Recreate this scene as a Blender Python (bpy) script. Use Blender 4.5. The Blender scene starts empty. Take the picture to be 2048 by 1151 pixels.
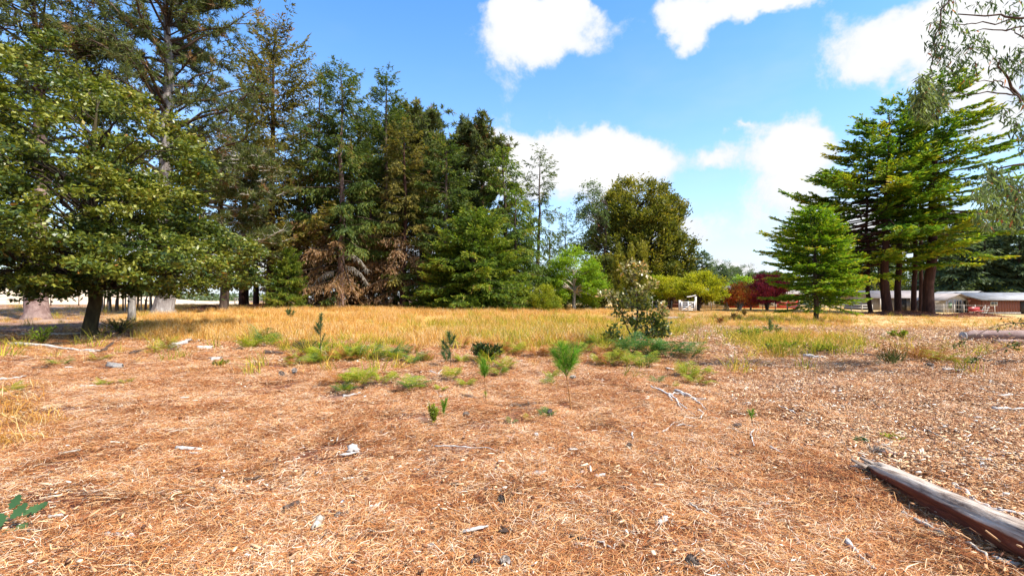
import bpy, math, random
import numpy as np
from mathutils import Vector

# ------------------------------------------------------------------ camera, sky, sun, exposure
SC = bpy.context.scene
COL = SC.collection
F = 950.0                      # focal length in pixels of a 2048 px wide picture
HZ = 598.0                     # row of the horizon
CZ = 1.5                       # eye height

cam_d = bpy.data.cameras.new("camera")
cam = bpy.data.objects.new("camera", cam_d)
COL.objects.link(cam)
cam.location = (0, 0, CZ)
cam.rotation_euler = (math.radians(90), 0, 0)
cam_d.sensor_width = 36
cam_d.lens = 36 * F / 2048
cam_d.shift_y = (HZ - 575.5) / 2048
cam_d.clip_start = 0.05
cam_d.clip_end = 3000
SC.camera = cam

SUN_EL, SUN_AZ = math.radians(54), math.radians(118)    # azimuth clockwise from +Y (view direction)
sd = Vector((math.sin(SUN_AZ) * math.cos(SUN_EL), math.cos(SUN_AZ) * math.cos(SUN_EL), math.sin(SUN_EL)))
sun_d = bpy.data.lights.new("sun", "SUN")
sun_d.energy = 4.2
sun_d.angle = math.radians(1.5)
sun_d.color = (1.0, 0.95, 0.87)
sun = bpy.data.objects.new("sun", sun_d)
COL.objects.link(sun)
sun.rotation_euler = sd.to_track_quat('Z', 'Y').to_euler()

SC.view_settings.view_transform = 'Standard'
SC.view_settings.look = 'None'
SC.view_settings.exposure = 1.15
SC.view_settings.gamma = 1
SC.view_settings.use_curve_mapping = False
SC.cycles.max_bounces = 5
SC.cycles.diffuse_bounces = 2
SC.cycles.glossy_bounces = 2
SC.cycles.transmission_bounces = 2
SC.cycles.transparent_max_bounces = 6
SC.cycles.caustics_reflective = False
SC.cycles.caustics_refractive = False


class NT:
    """small node-tree helper"""
    def __init__(s, tree):
        s.t = tree
        s.n = tree.nodes
        s.n.clear()

    def node(s, typ, _out=0, **kw):
        n = s.n.new(typ)
        for k, v in kw.items():
            if k.startswith('i_'):
                key = k[2:]
                key = int(key) if key.isdigit() else key.replace('_', ' ')
                s.set(n.inputs[key], v)
            else:
                setattr(n, k, v)
        return n

    def set(s, sock, v):
        if isinstance(v, bpy.types.NodeSocket):
            s.t.links.new(v, sock)
        else:
            sock.default_value = v

    def math(s, op, a, b=0.0, c=0.0, clamp=False):
        n = s.n.new('ShaderNodeMath')
        n.operation = op
        n.use_clamp = clamp
        s.set(n.inputs[0], a)
        s.set(n.inputs[1], b)
        s.set(n.inputs[2], c)
        return n.outputs[0]

    def vmath(s, op, a, b=(0, 0, 0)):
        n = s.n.new('ShaderNodeVectorMath')
        n.operation = op
        s.set(n.inputs[0], a)
        s.set(n.inputs[1], b)
        return n.outputs[1] if op in ('LENGTH', 'DOT_PRODUCT', 'DISTANCE') else n.outputs[0]

    def noise(s, vec, scale, detail=3, rough=0.55, out=0, dist=0.0):
        n = s.n.new('ShaderNodeTexNoise')
        s.set(n.inputs['Vector'], vec)
        s.set(n.inputs['Scale'], scale)
        s.set(n.inputs['Detail'], detail)
        s.set(n.inputs['Roughness'], rough)
        s.set(n.inputs['Distortion'], dist)
        return n.outputs[out]

    def mix(s, f, a, b, blend='MIX'):
        n = s.n.new('ShaderNodeMix')
        n.data_type = 'RGBA'
        n.blend_type = blend
        s.set(n.inputs[0], f)
        s.set(n.inputs[6], a if isinstance(a, bpy.types.NodeSocket) else (*a[:3], 1))
        s.set(n.inputs[7], b if isinstance(b, bpy.types.NodeSocket) else (*b[:3], 1))
        return n.outputs[2]

    def ramp(s, f, stops, interp='LINEAR'):
        n = s.n.new('ShaderNodeValToRGB')
        n.color_ramp.interpolation = interp
        e = n.color_ramp.elements
        while len(e) < len(stops):
            e.new(0.5)
        for el, (p, c) in zip(e, stops):
            el.position = p
            el.color = (*c[:3], 1) if not isinstance(c, float) else (c, c, c, 1)
        s.set(n.inputs[0], f)
        return n.outputs[0]

    def smooth(s, x, lo, hi):
        n = s.n.new('ShaderNodeMapRange')
        n.interpolation_type = 'SMOOTHSTEP'
        s.set(n.inputs[0], x)
        n.inputs[1].default_value = lo
        n.inputs[2].default_value = hi
        return n.outputs[0]


def dirpx(px, py):
    v = np.array([(px - 1024) / F, 1.0, (HZ - py) / F])
    return v / np.linalg.norm(v)


world = bpy.data.worlds.new("World")
SC.world = world
world.use_nodes = True
world.cycles.sampling_method = 'MANUAL'
world.cycles.sample_map_resolution = 512
w = NT(world.node_tree)
sky = w.node('ShaderNodeTexSky', sky_type='NISHITA', sun_disc=False, sun_elevation=SUN_EL, sun_rotation=SUN_AZ,
             altitude=10, air_density=1.0, dust_density=0.6, ozone_density=2.0)
tc = w.node('ShaderNodeTexCoord')
P = w.vmath('NORMALIZE', tc.outputs['Generated'])
sep = w.node('ShaderNodeSeparateXYZ')
w.set(sep.inputs[0], P)
# clouds: soft lumps at their compass places, edges broken by noise
warp = w.noise(P, 6.0, 5, 0.65, out=1)
Pw = w.vmath('ADD', P, w.vmath('MULTIPLY', w.vmath('SUBTRACT', warp, (0.5, 0.5, 0.5)), (0.13, 0.13, 0.13)))
CL = [  # px, py, half width px, half height px, weight
    (1080, 68, 138, 72, 1.0), (1030, 8, 50, 40, .7), (1150, 15, 46, 32, .8),
    (1420, 8, 140, 42, 1.0), (1375, 80, 42, 48, .62), (1540, 15, 80, 36, .9),
    (1850, 70, 190, 78, 1.15), (1980, 130, 130, 90, .7),
    (1100, 330, 215, 66, 1.15), (1240, 330, 84, 70, .8), (985, 300, 70, 40, .7),
    (1570, 295, 100, 58, .95), (1425, 335, 44, 30, .42), (1480, 250, 40, 18, .4), (1600, 370, 90, 60, .6),
    (1470, 535, 56, 30, .8), (1300, 460, 260, 50, .5), (2030, 250, 80, 60, .6), (1760, 470, 240, 90, .6), (560, 510, 420, 70, .8),
    (-700, 200, 300, 120, 1.0), (2900, 100, 400, 150, 1.0),
]
OTH = [(-1, -.5, .35, .3, .12), (-.6, -1, .5, .3, .15), (.2, -1, .3, .3, .1), (.9, -.8, .45, .35, .15), (1, -.1, .7, .25, .15),
       (-.9, .3, .9, .22, .15), (.3, -.4, 1, .25, .2), (0, .4, 1.1, .2, .15)]
acc = None
def add_blob(c, rx, ry, wgt):
    global acc
    mp = w.node('ShaderNodeMapping', vector_type='TEXTURE')
    w.set(mp.inputs[0], Pw)
    mp.inputs[1].default_value = tuple(c)
    mp.inputs[2].default_value = (math.asin(c[2]), 0, -math.atan2(c[0], c[1]))
    mp.inputs[3].default_value = (rx * 1.9, 1.0, ry * 1.9)
    gr = w.node('ShaderNodeTexGradient', gradient_type='QUADRATIC_SPHERE')
    w.set(gr.inputs[0], mp.outputs[0])
    acc = w.math('MULTIPLY_ADD', gr.outputs['Fac'], wgt * 1.55, acc if acc is not None else 0.0)
for px, py, hw, hh, wt in CL:
    c = dirpx(px, py)
    ch = math.sqrt(1 + ((px - 1024) / F) ** 2)
    cc = math.sqrt(ch * ch + ((HZ - py) / F) ** 2)
    add_blob(c, hw / F / ch / cc, hh / F * ch / cc ** 2, wt)
for x, y, z, rx, ry in OTH:
    c = np.array([x, y, z], float); c /= np.linalg.norm(c)
    add_blob(c, rx, ry, 1.0)
det = w.noise(P, 7.0, 8, 0.66, dist=0.15)
dens = w.math('MULTIPLY_ADD', w.math('SUBTRACT', det, 0.5), 1.7, acc)
mask = w.smooth(dens, 0.22, 0.62)
wisp = w.smooth(w.noise(w.vmath('MULTIPLY', P, (1, 1, 2.6)), 2.6, 4, 0.6), 0.45, 0.85)
sepz = w.math('SUBTRACT', 1.0, w.math('MULTIPLY', sep.outputs[2], 1.7), clamp=True)
mask = w.math('MAXIMUM', mask, w.math('MULTIPLY', w.math('MULTIPLY', wisp, 0.5), sepz))
core = w.smooth(dens, 0.35, 1.0)
ccol = w.mix(core, (0.84, 0.89, 0.98), (1.0, 1.0, 1.0))
# the sky's own blue, tuned over the whole dome alike
hs = w.node('ShaderNodeHueSaturation', i_Saturation=1.25, i_Value=1.0, i_Hue=0.5)
w.set(hs.inputs['Color'], sky.outputs[0])
pale = w.math('POWER', w.math('SUBTRACT', 1.0, w.math('ABSOLUTE', sep.outputs[2])), 4.2)
skyc = w.vmath('MULTIPLY', hs.outputs[0], (0.78, 0.96, 1.08))
skyc = w.mix(w.math('MULTIPLY', pale, 0.9), skyc, (2.85, 3.1, 3.35))
SKYS = 0.15
cloudc = w.vmath('MULTIPLY', ccol, (0.48 / SKYS, 0.48 / SKYS, 0.485 / SKYS))
final = w.mix(mask, skyc, cloudc)
bg = w.node('ShaderNodeBackground')
w.set(bg.inputs[0], final)
bg.inputs[1].default_value = SKYS
wo = w.node('ShaderNodeOutputWorld')
w.t.links.new(bg.outputs[0], wo.inputs[0])

# ------------------------------------------------------------------ noise and terrain in numpy
rng = np.random.default_rng(7)
_tab = np.random.default_rng(3).random((256, 256))


def vn(x, y):
    x = np.asarray(x, float); y = np.asarray(y, float)
    xi = np.floor(x).astype(int); yi = np.floor(y).astype(int)
    fx = x - xi; fy = y - yi
    fx = fx * fx * (3 - 2 * fx); fy = fy * fy * (3 - 2 * fy)
    g = lambda a, b: _tab[a & 255, b & 255]
    return (g(xi, yi) * (1 - fx) + g(xi + 1, yi) * fx) * (1 - fy) + (g(xi, yi + 1) * (1 - fx) + g(xi + 1, yi + 1) * fx) * fy


def fbm(x, y, o=4):
    s = 0; a = 0.5
    for i in range(o):
        s = s + a * vn(x * 2 ** i + 17.3 * i, y * 2 ** i + 5.1 * i)
        a *= 0.5
    return s / (1 - 0.5 ** o)


def sstep(x, a, b):
    t = np.clip((x - a) / (b - a), 0, 1)
    return t * t * (3 - 2 * t)


def G(x, y):
    """height of the ground"""
    x = np.asarray(x, float); y = np.asarray(y, float)
    r = np.maximum(y, 1.0)
    u = np.where(y > 1, x / r, np.sign(x) * 1.1)
    side = np.interp(u, [-1.1, -.75, -.5, -.1, .1, .35, .65, .85, 1.1], [.8, .75, .75, .6, .45, .3, .1, -.1, -.4])
    z = sstep(y, 14, 50) * side
    z = z + sstep(-u, .62, .95) * sstep(y, 70, 190) * 5.0
    near = 1 - sstep(y, 25, 60)
    z = z + (fbm(x / 2.1 + 40, y / 2.1 + 11, 3) - .5) * 0.16 * near
    z = z + (fbm(x / .45 + 3, y / .45 + 70, 2) - .5) * 0.10 * (1 - sstep(y, 5, 13))
    z = z + 0.16 * np.exp(-((x - 1.0) ** 2 / 16 + (y - 14.5) ** 2 / 6))
    return z


def gz(x, y):
    return float(G(np.array([x]), np.array([y]))[0])


def gp(px, py):
    """the point of the ground seen at a pixel of the photograph"""
    y = 5.0
    for _ in range(60):
        y2 = (CZ - gz((px - 1024) / F * y, y)) / max(py - HZ, 4) * F
        y = y * .5 + y2 * .5
    return np.array([(px - 1024) / F * y, y, gz((px - 1024) / F * y, y)])


def at(px, Y, dz=0.0):
    x = (px - 1024) / F * Y
    return np.array([x, Y, gz(x, Y) + dz])


def pt(px, py, Y):
    return np.array([(px - 1024) / F * Y, Y, CZ - (py - HZ) / F * Y])


def topix(x, y, z):
    return 1024 + F * x / y, HZ - F * (z - CZ) / y


# ------------------------------------------------------------------ mesh collecting
def nrm(v):
    return v / np.maximum(np.linalg.norm(v, axis=-1, keepdims=True), 1e-9)


class MB:
    def __init__(s):
        s.V = []; s.Q = []; s.T = []; s.A = []; s.n = 0

    def add(s, V, Fq=None, Ft=None, a=0.5):
        V = np.asarray(V, float).reshape(-1, 3)
        s.V.append(V)
        if Fq is not None and len(Fq):
            s.Q.append(np.asarray(Fq, int).reshape(-1, 4) + s.n)
        if Ft is not None and len(Ft):
            s.T.append(np.asarray(Ft, int).reshape(-1, 3) + s.n)
        s.A.append(np.broadcast_to(np.asarray(a, float), (len(V),)).copy())
        s.n += len(V)
        return s

    def tubes(s, Pt, R, n=4, a=0.5, cap=False):
        """Pt (B,S,3), R (B,S)"""
        Pt = np.asarray(Pt, float); R = np.asarray(R, float)
        if Pt.ndim == 2:
            Pt = Pt[None]; R = R[None]
        B, S, _ = Pt.shape
        T = np.gradient(Pt, axis=1)
        T = nrm(T)
        up = np.where(np.abs(T[:, :1, 2:3]) > .9, np.array([1., 0, 0]), np.array([0, 0, 1.]))
        X = nrm(np.cross(T, np.broadcast_to(up, T.shape)))
        Y = np.cross(T, X)
        th = np.arange(n) * 2 * math.pi / n
        ring = Pt[:, :, None] + R[:, :, None, None] * (X[:, :, None] * np.cos(th)[None, None, :, None] + Y[:, :, None] * np.sin(th)[None, None, :, None])
        base = (np.arange(B) * S * n)[:, None, None] + (np.arange(S - 1) * n)[None, :, None]
        i = np.arange(n)[None, None]; j = (np.arange(n) + 1) % n
        j = j[None, None]
        Q = np.stack([base + i, base + j, base + n + j, base + n + i], -1).reshape(-1, 4)
        aa = a if np.ndim(a) == 0 else np.repeat(a, S * n)
        s.add(ring.reshape(-1, 3), Q, None, aa)
        if cap and n == 4:
            b = np.arange(B)[:, None] * S * n
            s.Q.append(np.concatenate([b + [[3, 2, 1, 0]], b + (S - 1) * n + [[0, 1, 2, 3]]]) + s.n - B * S * n)
        elif cap:
            for b in range(B):
                o = s.n - B * S * n + b * S * n
                for st, rev in ((0, 1), ((S - 1) * n, 0)):
                    c = s.n
                    s.V.append(Pt[b, 0 if st == 0 else -1][None]); s.A.append(np.array([.5])); s.n += 1
                    ii = np.arange(n); jj = (ii + 1) % n
                    s.T.append(np.stack([ii + o + st, jj + o + st, np.full(n, c)], 1)[:, ::(-1 if rev else 1)])
        return s

    def leaves(s, C, D, L, W, a=0.5, N=None, mid=0.45, bend=0.0):
        """one lozenge leaf at each C (base) along D"""
        C = np.asarray(C, float); D = nrm(np.asarray(D, float)); n = len(C)
        L = np.broadcast_to(L, (n,))[:, None]; W = np.broadcast_to(W, (n,))[:, None]
        if N is None:
            N = rng.normal(size=(n, 3))
        S_ = nrm(np.cross(D, N))
        U = np.cross(S_, D)
        m = C + D * L * mid
        V = np.stack([C, m + S_ * W / 2 + U * bend * L, C + D * L, m - S_ * W / 2 + U * bend * L], 1)
        Q = np.arange(n * 4).reshape(-1, 4)
        s.add(V.reshape(-1, 3), Q, None, np.repeat(np.broadcast_to(a, (n,)), 4))
        return s

    def box(s, c, sz, rz=0.0, a=0.5, tilt=None):
        c = np.asarray(c, float); h = np.asarray(sz, float) / 2
        V = np.array([[x, y, z] for z in (-1, 1) for x, y in ((-1, -1), (1, -1), (1, 1), (-1, 1))], float) * h
        if tilt is not None:
            V = V @ np.asarray(tilt).T
        cr, sr = math.cos(rz), math.sin(rz)
        V = V @ np.array([[cr, -sr, 0], [sr, cr, 0], [0, 0, 1]]).T
        s.add(V + c, [[3, 2, 1, 0], [4, 5, 6, 7], [0, 1, 5, 4], [1, 2, 6, 5], [2, 3, 7, 6], [3, 0, 4, 7]], None, a)
        return s

    def mesh(s, name, mat, smooth=False):
        V = np.concatenate(s.V); A = np.concatenate(s.A)
        Q = np.concatenate(s.Q) if s.Q else np.zeros((0, 4), int)
        T = np.concatenate(s.T) if s.T else np.zeros((0, 3), int)
        me = bpy.data.meshes.new(name)
        me.vertices.add(len(V)); me.vertices.foreach_set('co', V.astype(np.float32).ravel())
        nl = len(Q) * 4 + len(T) * 3
        me.loops.add(nl); me.loops.foreach_set('vertex_index', np.concatenate([Q.ravel(), T.ravel()]).astype(np.int32))
        me.polygons.add(len(Q) + len(T))
        st = np.concatenate([np.arange(len(Q)) * 4, len(Q) * 4 + np.arange(len(T)) * 3])
        me.polygons.foreach_set('loop_start', st.astype(np.int32))
        if smooth:
            me.polygons.foreach_set('use_smooth', np.ones(len(Q) + len(T), bool))
        at_ = me.attributes.new('rnd', 'FLOAT', 'POINT')
        at_.data.foreach_set('value', A.astype(np.float32))
        me.update(calc_edges=True)
        me.validate()
        if mat is not None:
            me.materials.append(mat)
        return me

    def build(s, name, mat, parent=None, smooth=False, kind=None):
        me = s.mesh(name, mat, smooth)
        return link(name, me, parent, kind)


def link(name, me, parent=None, kind=None):
    o = bpy.data.objects.new(name, me)
    COL.objects.link(o)
    if parent is not None:
        o.parent = parent
    if kind:
        o['kind'] = kind
    return o


def tag(o, label=None, cat=None, group=None, kind=None):
    for k, v in (('label', label), ('category', cat), ('group', group), ('kind', kind)):
        if v:
            o[k] = v
    return o


def thing(name, label, cat, loc=(0, 0, 0), rz=0.0, group=None, sc=1.0):
    o = bpy.data.objects.new(name, None)
    o.empty_display_size = 0.2
    COL.objects.link(o)
    o.location = loc
    o.rotation_euler = (0, 0, rz)
    o.scale = (sc, sc, sc) if np.ndim(sc) == 0 else sc
    return tag(o, label, cat, group)


def dup(root, loc, rz, sc, label, group=None):
    r = root.copy()
    COL.objects.link(r)
    r.location = loc
    r.rotation_euler = (0, 0, rz)
    r.scale = (sc, sc, sc) if np.ndim(sc) == 0 else sc
    r['label'] = label
    if group:
        r['group'] = group
    def rec(o, p):
        for ch in o.children:
            c = ch.copy()
            COL.objects.link(c)
            c.parent = p
            rec(ch, c)
    rec(root, r)
    return r


# ------------------------------------------------------------------ materials
def mat_base(name):
    m = bpy.data.materials.new(name)
    m.use_nodes = True
    t = NT(m.node_tree)
    out = t.node('ShaderNodeOutputMaterial')
    return m, t, out


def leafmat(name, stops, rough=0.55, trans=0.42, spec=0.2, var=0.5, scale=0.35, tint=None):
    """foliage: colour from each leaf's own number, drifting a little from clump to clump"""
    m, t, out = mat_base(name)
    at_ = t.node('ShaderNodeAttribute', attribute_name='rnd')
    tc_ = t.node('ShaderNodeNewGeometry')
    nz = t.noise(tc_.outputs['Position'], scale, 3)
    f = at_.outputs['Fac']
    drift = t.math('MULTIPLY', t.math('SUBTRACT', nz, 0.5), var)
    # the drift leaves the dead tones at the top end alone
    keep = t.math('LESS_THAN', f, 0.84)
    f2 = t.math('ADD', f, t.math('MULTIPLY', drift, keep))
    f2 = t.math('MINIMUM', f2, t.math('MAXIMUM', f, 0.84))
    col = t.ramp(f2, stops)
    p = t.node('ShaderNodeBsdfPrincipled')
    t.set(p.inputs['Base Color'], col)
    p.inputs['Roughness'].default_value = rough
    p.inputs['Specular IOR Level'].default_value = spec
    tr = t.node('ShaderNodeBsdfTranslucent')
    t.set(tr.inputs[0], t.vmath('MULTIPLY', col, (1.15, 1.2, 0.6)))
    mx = t.node('ShaderNodeMixShader')
    mx.inputs[0].default_value = trans
    t.t.links.new(p.outputs[0], mx.inputs[1])
    t.t.links.new(tr.outputs[0], mx.inputs[2])
    t.t.links.new(mx.outputs[0], out.inputs[0])
    return m


def barkmat(name, c1, c2, c3, vs=(9, 9, 1.6), bump=0.5, rough=0.9, sc=1.0):
    m, t, out = mat_base(name)
    g = t.node('ShaderNodeTexCoord')
    v = t.vmath('MULTIPLY', g.outputs['Object'], vs)
    n1 = t.noise(v, 1.0 * sc, 5, 0.65, dist=0.4)
    n2 = t.noise(g.outputs['Object'], 0.7 * sc, 3)
    col = t.ramp(n1, [(0.30, c1), (0.52, c2), (0.72, c3)])
    col = t.mix(t.math('MULTIPLY', t.smooth(n2, .45, .7), .45), col, c3)
    p = t.node('ShaderNodeBsdfPrincipled', i_Roughness=rough)
    p.inputs['Specular IOR Level'].default_value = 0.2
    t.set(p.inputs['Base Color'], col)
    b = t.node('ShaderNodeBump', i_Strength=bump, i_Distance=0.06)
    t.set(b.inputs['Height'], n1)
    t.t.links.new(b.outputs[0], p.inputs['Normal'])
    t.t.links.new(p.outputs[0], out.inputs[0])
    return m


def littermat(name, stops, rough=0.8, var=0.35, scale=0.6, obj=0.25, trans=0.0):
    m, t, out = mat_base(name)
    at_ = t.node('ShaderNodeAttribute', attribute_name='rnd')
    ge = t.node('ShaderNodeNewGeometry')
    oi = t.node('ShaderNodeObjectInfo')
    nz = t.noise(ge.outputs['Position'], scale, 4)
    f = t.math('MULTIPLY_ADD', t.math('SUBTRACT', nz, .5), var * 2, at_.outputs['Fac'])
    f = t.math('MULTIPLY_ADD', t.math('SUBTRACT', oi.outputs['Random'], .5), obj, f)
    col = t.ramp(f, stops)
    p = t.node('ShaderNodeBsdfPrincipled', i_Roughness=rough)
    p.inputs['Specular IOR Level'].default_value = 0.25
    t.set(p.inputs['Base Color'], col)
    if trans:
        tr = t.node('ShaderNodeBsdfTranslucent')
        t.set(tr.inputs[0], col)
        mx = t.node('ShaderNodeMixShader')
        mx.inputs[0].default_value = trans
        t.t.links.new(p.outputs[0], mx.inputs[1])
        t.t.links.new(tr.outputs[0], mx.inputs[2])
        t.t.links.new(mx.outputs[0], out.inputs[0])
    else:
        t.t.links.new(p.outputs[0], out.inputs[0])
    return m


def plain(name, c, c2=None, rough=0.8, scale=3.0, stretch=(1, 1, 1), lo=.35, hi=.7, metal=0.0, bump=0.0):
    m, t, out = mat_base(name)
    g = t.node('ShaderNodeTexCoord')
    n1 = t.noise(t.vmath('MULTIPLY', g.outputs['Object'], stretch), scale, 5, 0.6)
    col = t.mix(t.smooth(n1, lo, hi), c, c2 or tuple(x * .7 for x in c))
    p = t.node('ShaderNodeBsdfPrincipled', i_Roughness=rough, i_Metallic=metal)
    t.set(p.inputs['Base Color'], col)
    if bump:
        b = t.node('ShaderNodeBump', i_Strength=bump, i_Distance=0.02)
        t.set(b.inputs['Height'], n1)
        t.t.links.new(b.outputs[0], p.inputs['Normal'])
    t.t.links.new(p.outputs[0], out.inputs[0])
    return m


BR = [(0.84, (.24, .15, .05)), (0.93, (.27, .14, .065)), (1.0, (.34, .24, .15))]   # dead tones, top of every conifer ramp
M = {}
M['oak'] = leafmat('oak_leaf', [(0, (.028, .055, .012)), (.35, (.105, .135, .016)), (.6, (.235, .235, .024)), (.8, (.36, .35, .08)),  # palest leaf tone imitates the pale highlights on the dark crown
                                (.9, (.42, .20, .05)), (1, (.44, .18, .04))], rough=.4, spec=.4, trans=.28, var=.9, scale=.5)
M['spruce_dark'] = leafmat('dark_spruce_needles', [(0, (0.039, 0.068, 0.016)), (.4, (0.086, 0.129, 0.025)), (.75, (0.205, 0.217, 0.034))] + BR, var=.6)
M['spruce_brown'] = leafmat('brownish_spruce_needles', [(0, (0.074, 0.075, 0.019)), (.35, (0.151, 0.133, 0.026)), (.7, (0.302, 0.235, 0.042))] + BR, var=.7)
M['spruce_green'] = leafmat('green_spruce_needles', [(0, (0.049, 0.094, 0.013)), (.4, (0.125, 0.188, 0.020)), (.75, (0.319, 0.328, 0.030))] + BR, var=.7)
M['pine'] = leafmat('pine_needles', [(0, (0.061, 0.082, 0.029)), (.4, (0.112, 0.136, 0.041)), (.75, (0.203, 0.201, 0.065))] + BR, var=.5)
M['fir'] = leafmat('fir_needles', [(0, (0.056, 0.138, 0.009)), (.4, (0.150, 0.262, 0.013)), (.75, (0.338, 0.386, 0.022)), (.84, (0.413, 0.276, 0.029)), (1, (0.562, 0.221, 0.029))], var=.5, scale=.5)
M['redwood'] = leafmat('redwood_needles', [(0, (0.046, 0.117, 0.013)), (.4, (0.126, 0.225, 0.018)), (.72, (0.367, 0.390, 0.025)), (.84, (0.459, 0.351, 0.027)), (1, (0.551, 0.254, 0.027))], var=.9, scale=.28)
M['cypress'] = leafmat('cypress_sprays', [(0, (.045, .062, .012)), (.4, (.115, .125, .018)), (.75, (.27, .235, .026)), (.84, (.33, .25, .04)), (1, (.4, .24, .05))], var=.9, scale=.3)
M['lime'] = leafmat('bright_green_leaf', [(0, (.08, .15, .012)), (.4, (.20, .32, .016)), (.8, (.36, .46, .03)), (1, (.42, .44, .05))], trans=.45, var=.5)
M['yellow'] = leafmat('yellow_green_leaf', [(0, (.16, .20, .012)), (.4, (.34, .35, .018)), (.8, (.52, .46, .03)), (1, (.58, .30, .04))], trans=.5, var=.6)
M['columns'] = leafmat('column_cypress_sprays', [(0, (.06, .08, .012)), (.4, (.16, .17, .018)), (.8, (.34, .29, .03)), (1, (.4, .25, .04))], var=.5)
M['bush'] = leafmat('bush_leaf', [(0, (0.066, 0.112, 0.011)), (.4, (0.155, 0.206, 0.014)), (.8, (0.332, 0.338, 0.027)), (1, (0.442, 0.300, 0.027))], var=.5)
M['plum'] = leafmat('plum_leaf', [(0, (0.200, 0.023, 0.036)), (.5, (0.370, 0.039, 0.063)), (1, (0.620, 0.098, 0.112))], trans=.3, var=.4)
M['redorange'] = leafmat('red_orange_leaf', [(0, (0.416, 0.064, 0.020)), (.4, (0.620, 0.127, 0.040)), (.7, (0.582, 0.309, 0.040)), (1, (0.333, 0.309, 0.040))], trans=.3, var=1.0, scale=.6)
M['gum'] = leafmat('gum_leaf', [(0, (.04, .07, .03)), (.5, (.10, .15, .05)), (.84, (.24, .29, .10)), (.93, (.38, .14, .05)), (1, (.45, .15, .05))], rough=.4, var=.3)
M['far'] = leafmat('far_tree_needles', [(0, (0.062, 0.097, 0.048)), (.5, (0.109, 0.150, 0.067)), (.84, (0.172, 0.210, 0.085)), (1, (0.203, 0.210, 0.097))], var=.4)
M['seedling'] = leafmat('seedling_needles', [(0, (.045, .15, .012)), (.5, (.13, .32, .02)), (.83, (.26, .46, .04)), (1, (.30, .34, .06))], trans=.35, var=.2)
M['seedling_dark'] = leafmat('dark_seedling_needles', [(0, (.03, .085, .03)), (.5, (.06, .13, .045)), (1, (.12, .19, .06))], trans=.3, var=.2)
M['fern_green'] = leafmat('green_bracken', [(0, (.03, .10, .025)), (.5, (.08, .18, .04)), (1, (.19, .29, .06))], trans=.35, var=.4, scale=2)
M['fern_lime'] = leafmat('yellow_green_bracken', [(0, (.11, .18, .010)), (.5, (.28, .33, .022)), (1, (.52, .40, .035))], trans=.35, var=.5, scale=2)
M['fern_rust'] = leafmat('rusty_bracken', [(0, (.17, .05, .015)), (.5, (.34, .13, .03)), (1, (.5, .27, .06))], trans=.3, var=.5, scale=2)
M['sapling'] = leafmat('sapling_leaf', [(0, (.035, .055, .012)), (.35, (.08, .11, .018)), (.6, (.19, .18, .035)), (.84, (.46, .38, .16)), (1, (.55, .24, .05))], rough=.35, spec=.5, trans=.3, var=.25, scale=1.5)
M['darkshrub'] = leafmat('dark_shrub_leaf', [(0, (.018, .032, .012)), (.6, (.045, .07, .018)), (1, (.10, .14, .03))], rough=.35, var=.2)
M['rush'] = littermat('rush_stems', [(0, (.06, .10, .015)), (.5, (.16, .15, .03)), (.8, (.34, .14, .03)), (1, (.42, .13, .03))], obj=0, var=.1)
M['bark_brown'] = barkmat('brown_bark', (.03, .018, .012), (.075, .05, .035), (.14, .105, .08))
M['bark_red'] = barkmat('red_bark', (.022, .010, .009), (.055, .025, .019), (.10, .048, .035), vs=(7, 7, .8), bump=.9)
M['bark_pink'] = barkmat('pinkish_scaly_bark', (.10, .055, .045), (.22, .14, .12), (.33, .24, .2), vs=(5, 5, 3))
M['bark_grey'] = barkmat('pale_grey_bark', (.10, .085, .07), (.27, .24, .21), (.46, .43, .39), vs=(5, 5, 1.2), bump=1.0)
M['bark_dark'] = barkmat('dark_limb_bark', (.02, .014, .01), (.05, .035, .024), (.09, .065, .045))
M['bark_furrow'] = barkmat('grey_furrowed_bark', (.06, .045, .04), (.19, .16, .14), (.37, .34, .31), vs=(4, 4, .9), bump=1.0)
M['bark_lichen'] = barkmat('lichen_green_bark', (.025, .019, .010), (.06, .046, .022), (.12, .095, .04), vs=(4, 4, 2))
M['twig_pale'] = barkmat('pale_twig', (.22, .17, .12), (.42, .35, .27), (.6, .53, .44), vs=(20, 20, 20))
M['twig_grey'] = barkmat('weathered_wood', (.20, .16, .13), (.52, .47, .41), (.76, .72, .66), vs=(9, 9, 9), bump=.7)
M['twig_dark'] = barkmat('dark_twig', (.035, .022, .015), (.08, .05, .035), (.16, .11, .08), vs=(20, 20, 20))
M['stem_orange'] = barkmat('orange_stem', (.22, .09, .025), (.36, .17, .06), (.48, .27, .12), vs=(30, 30, 30))
M['white_twig'] = barkmat('pale_dry_branchlets', (.22, .19, .15), (.38, .34, .28), (.5, .46, .4), vs=(3, 3, 3))

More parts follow.
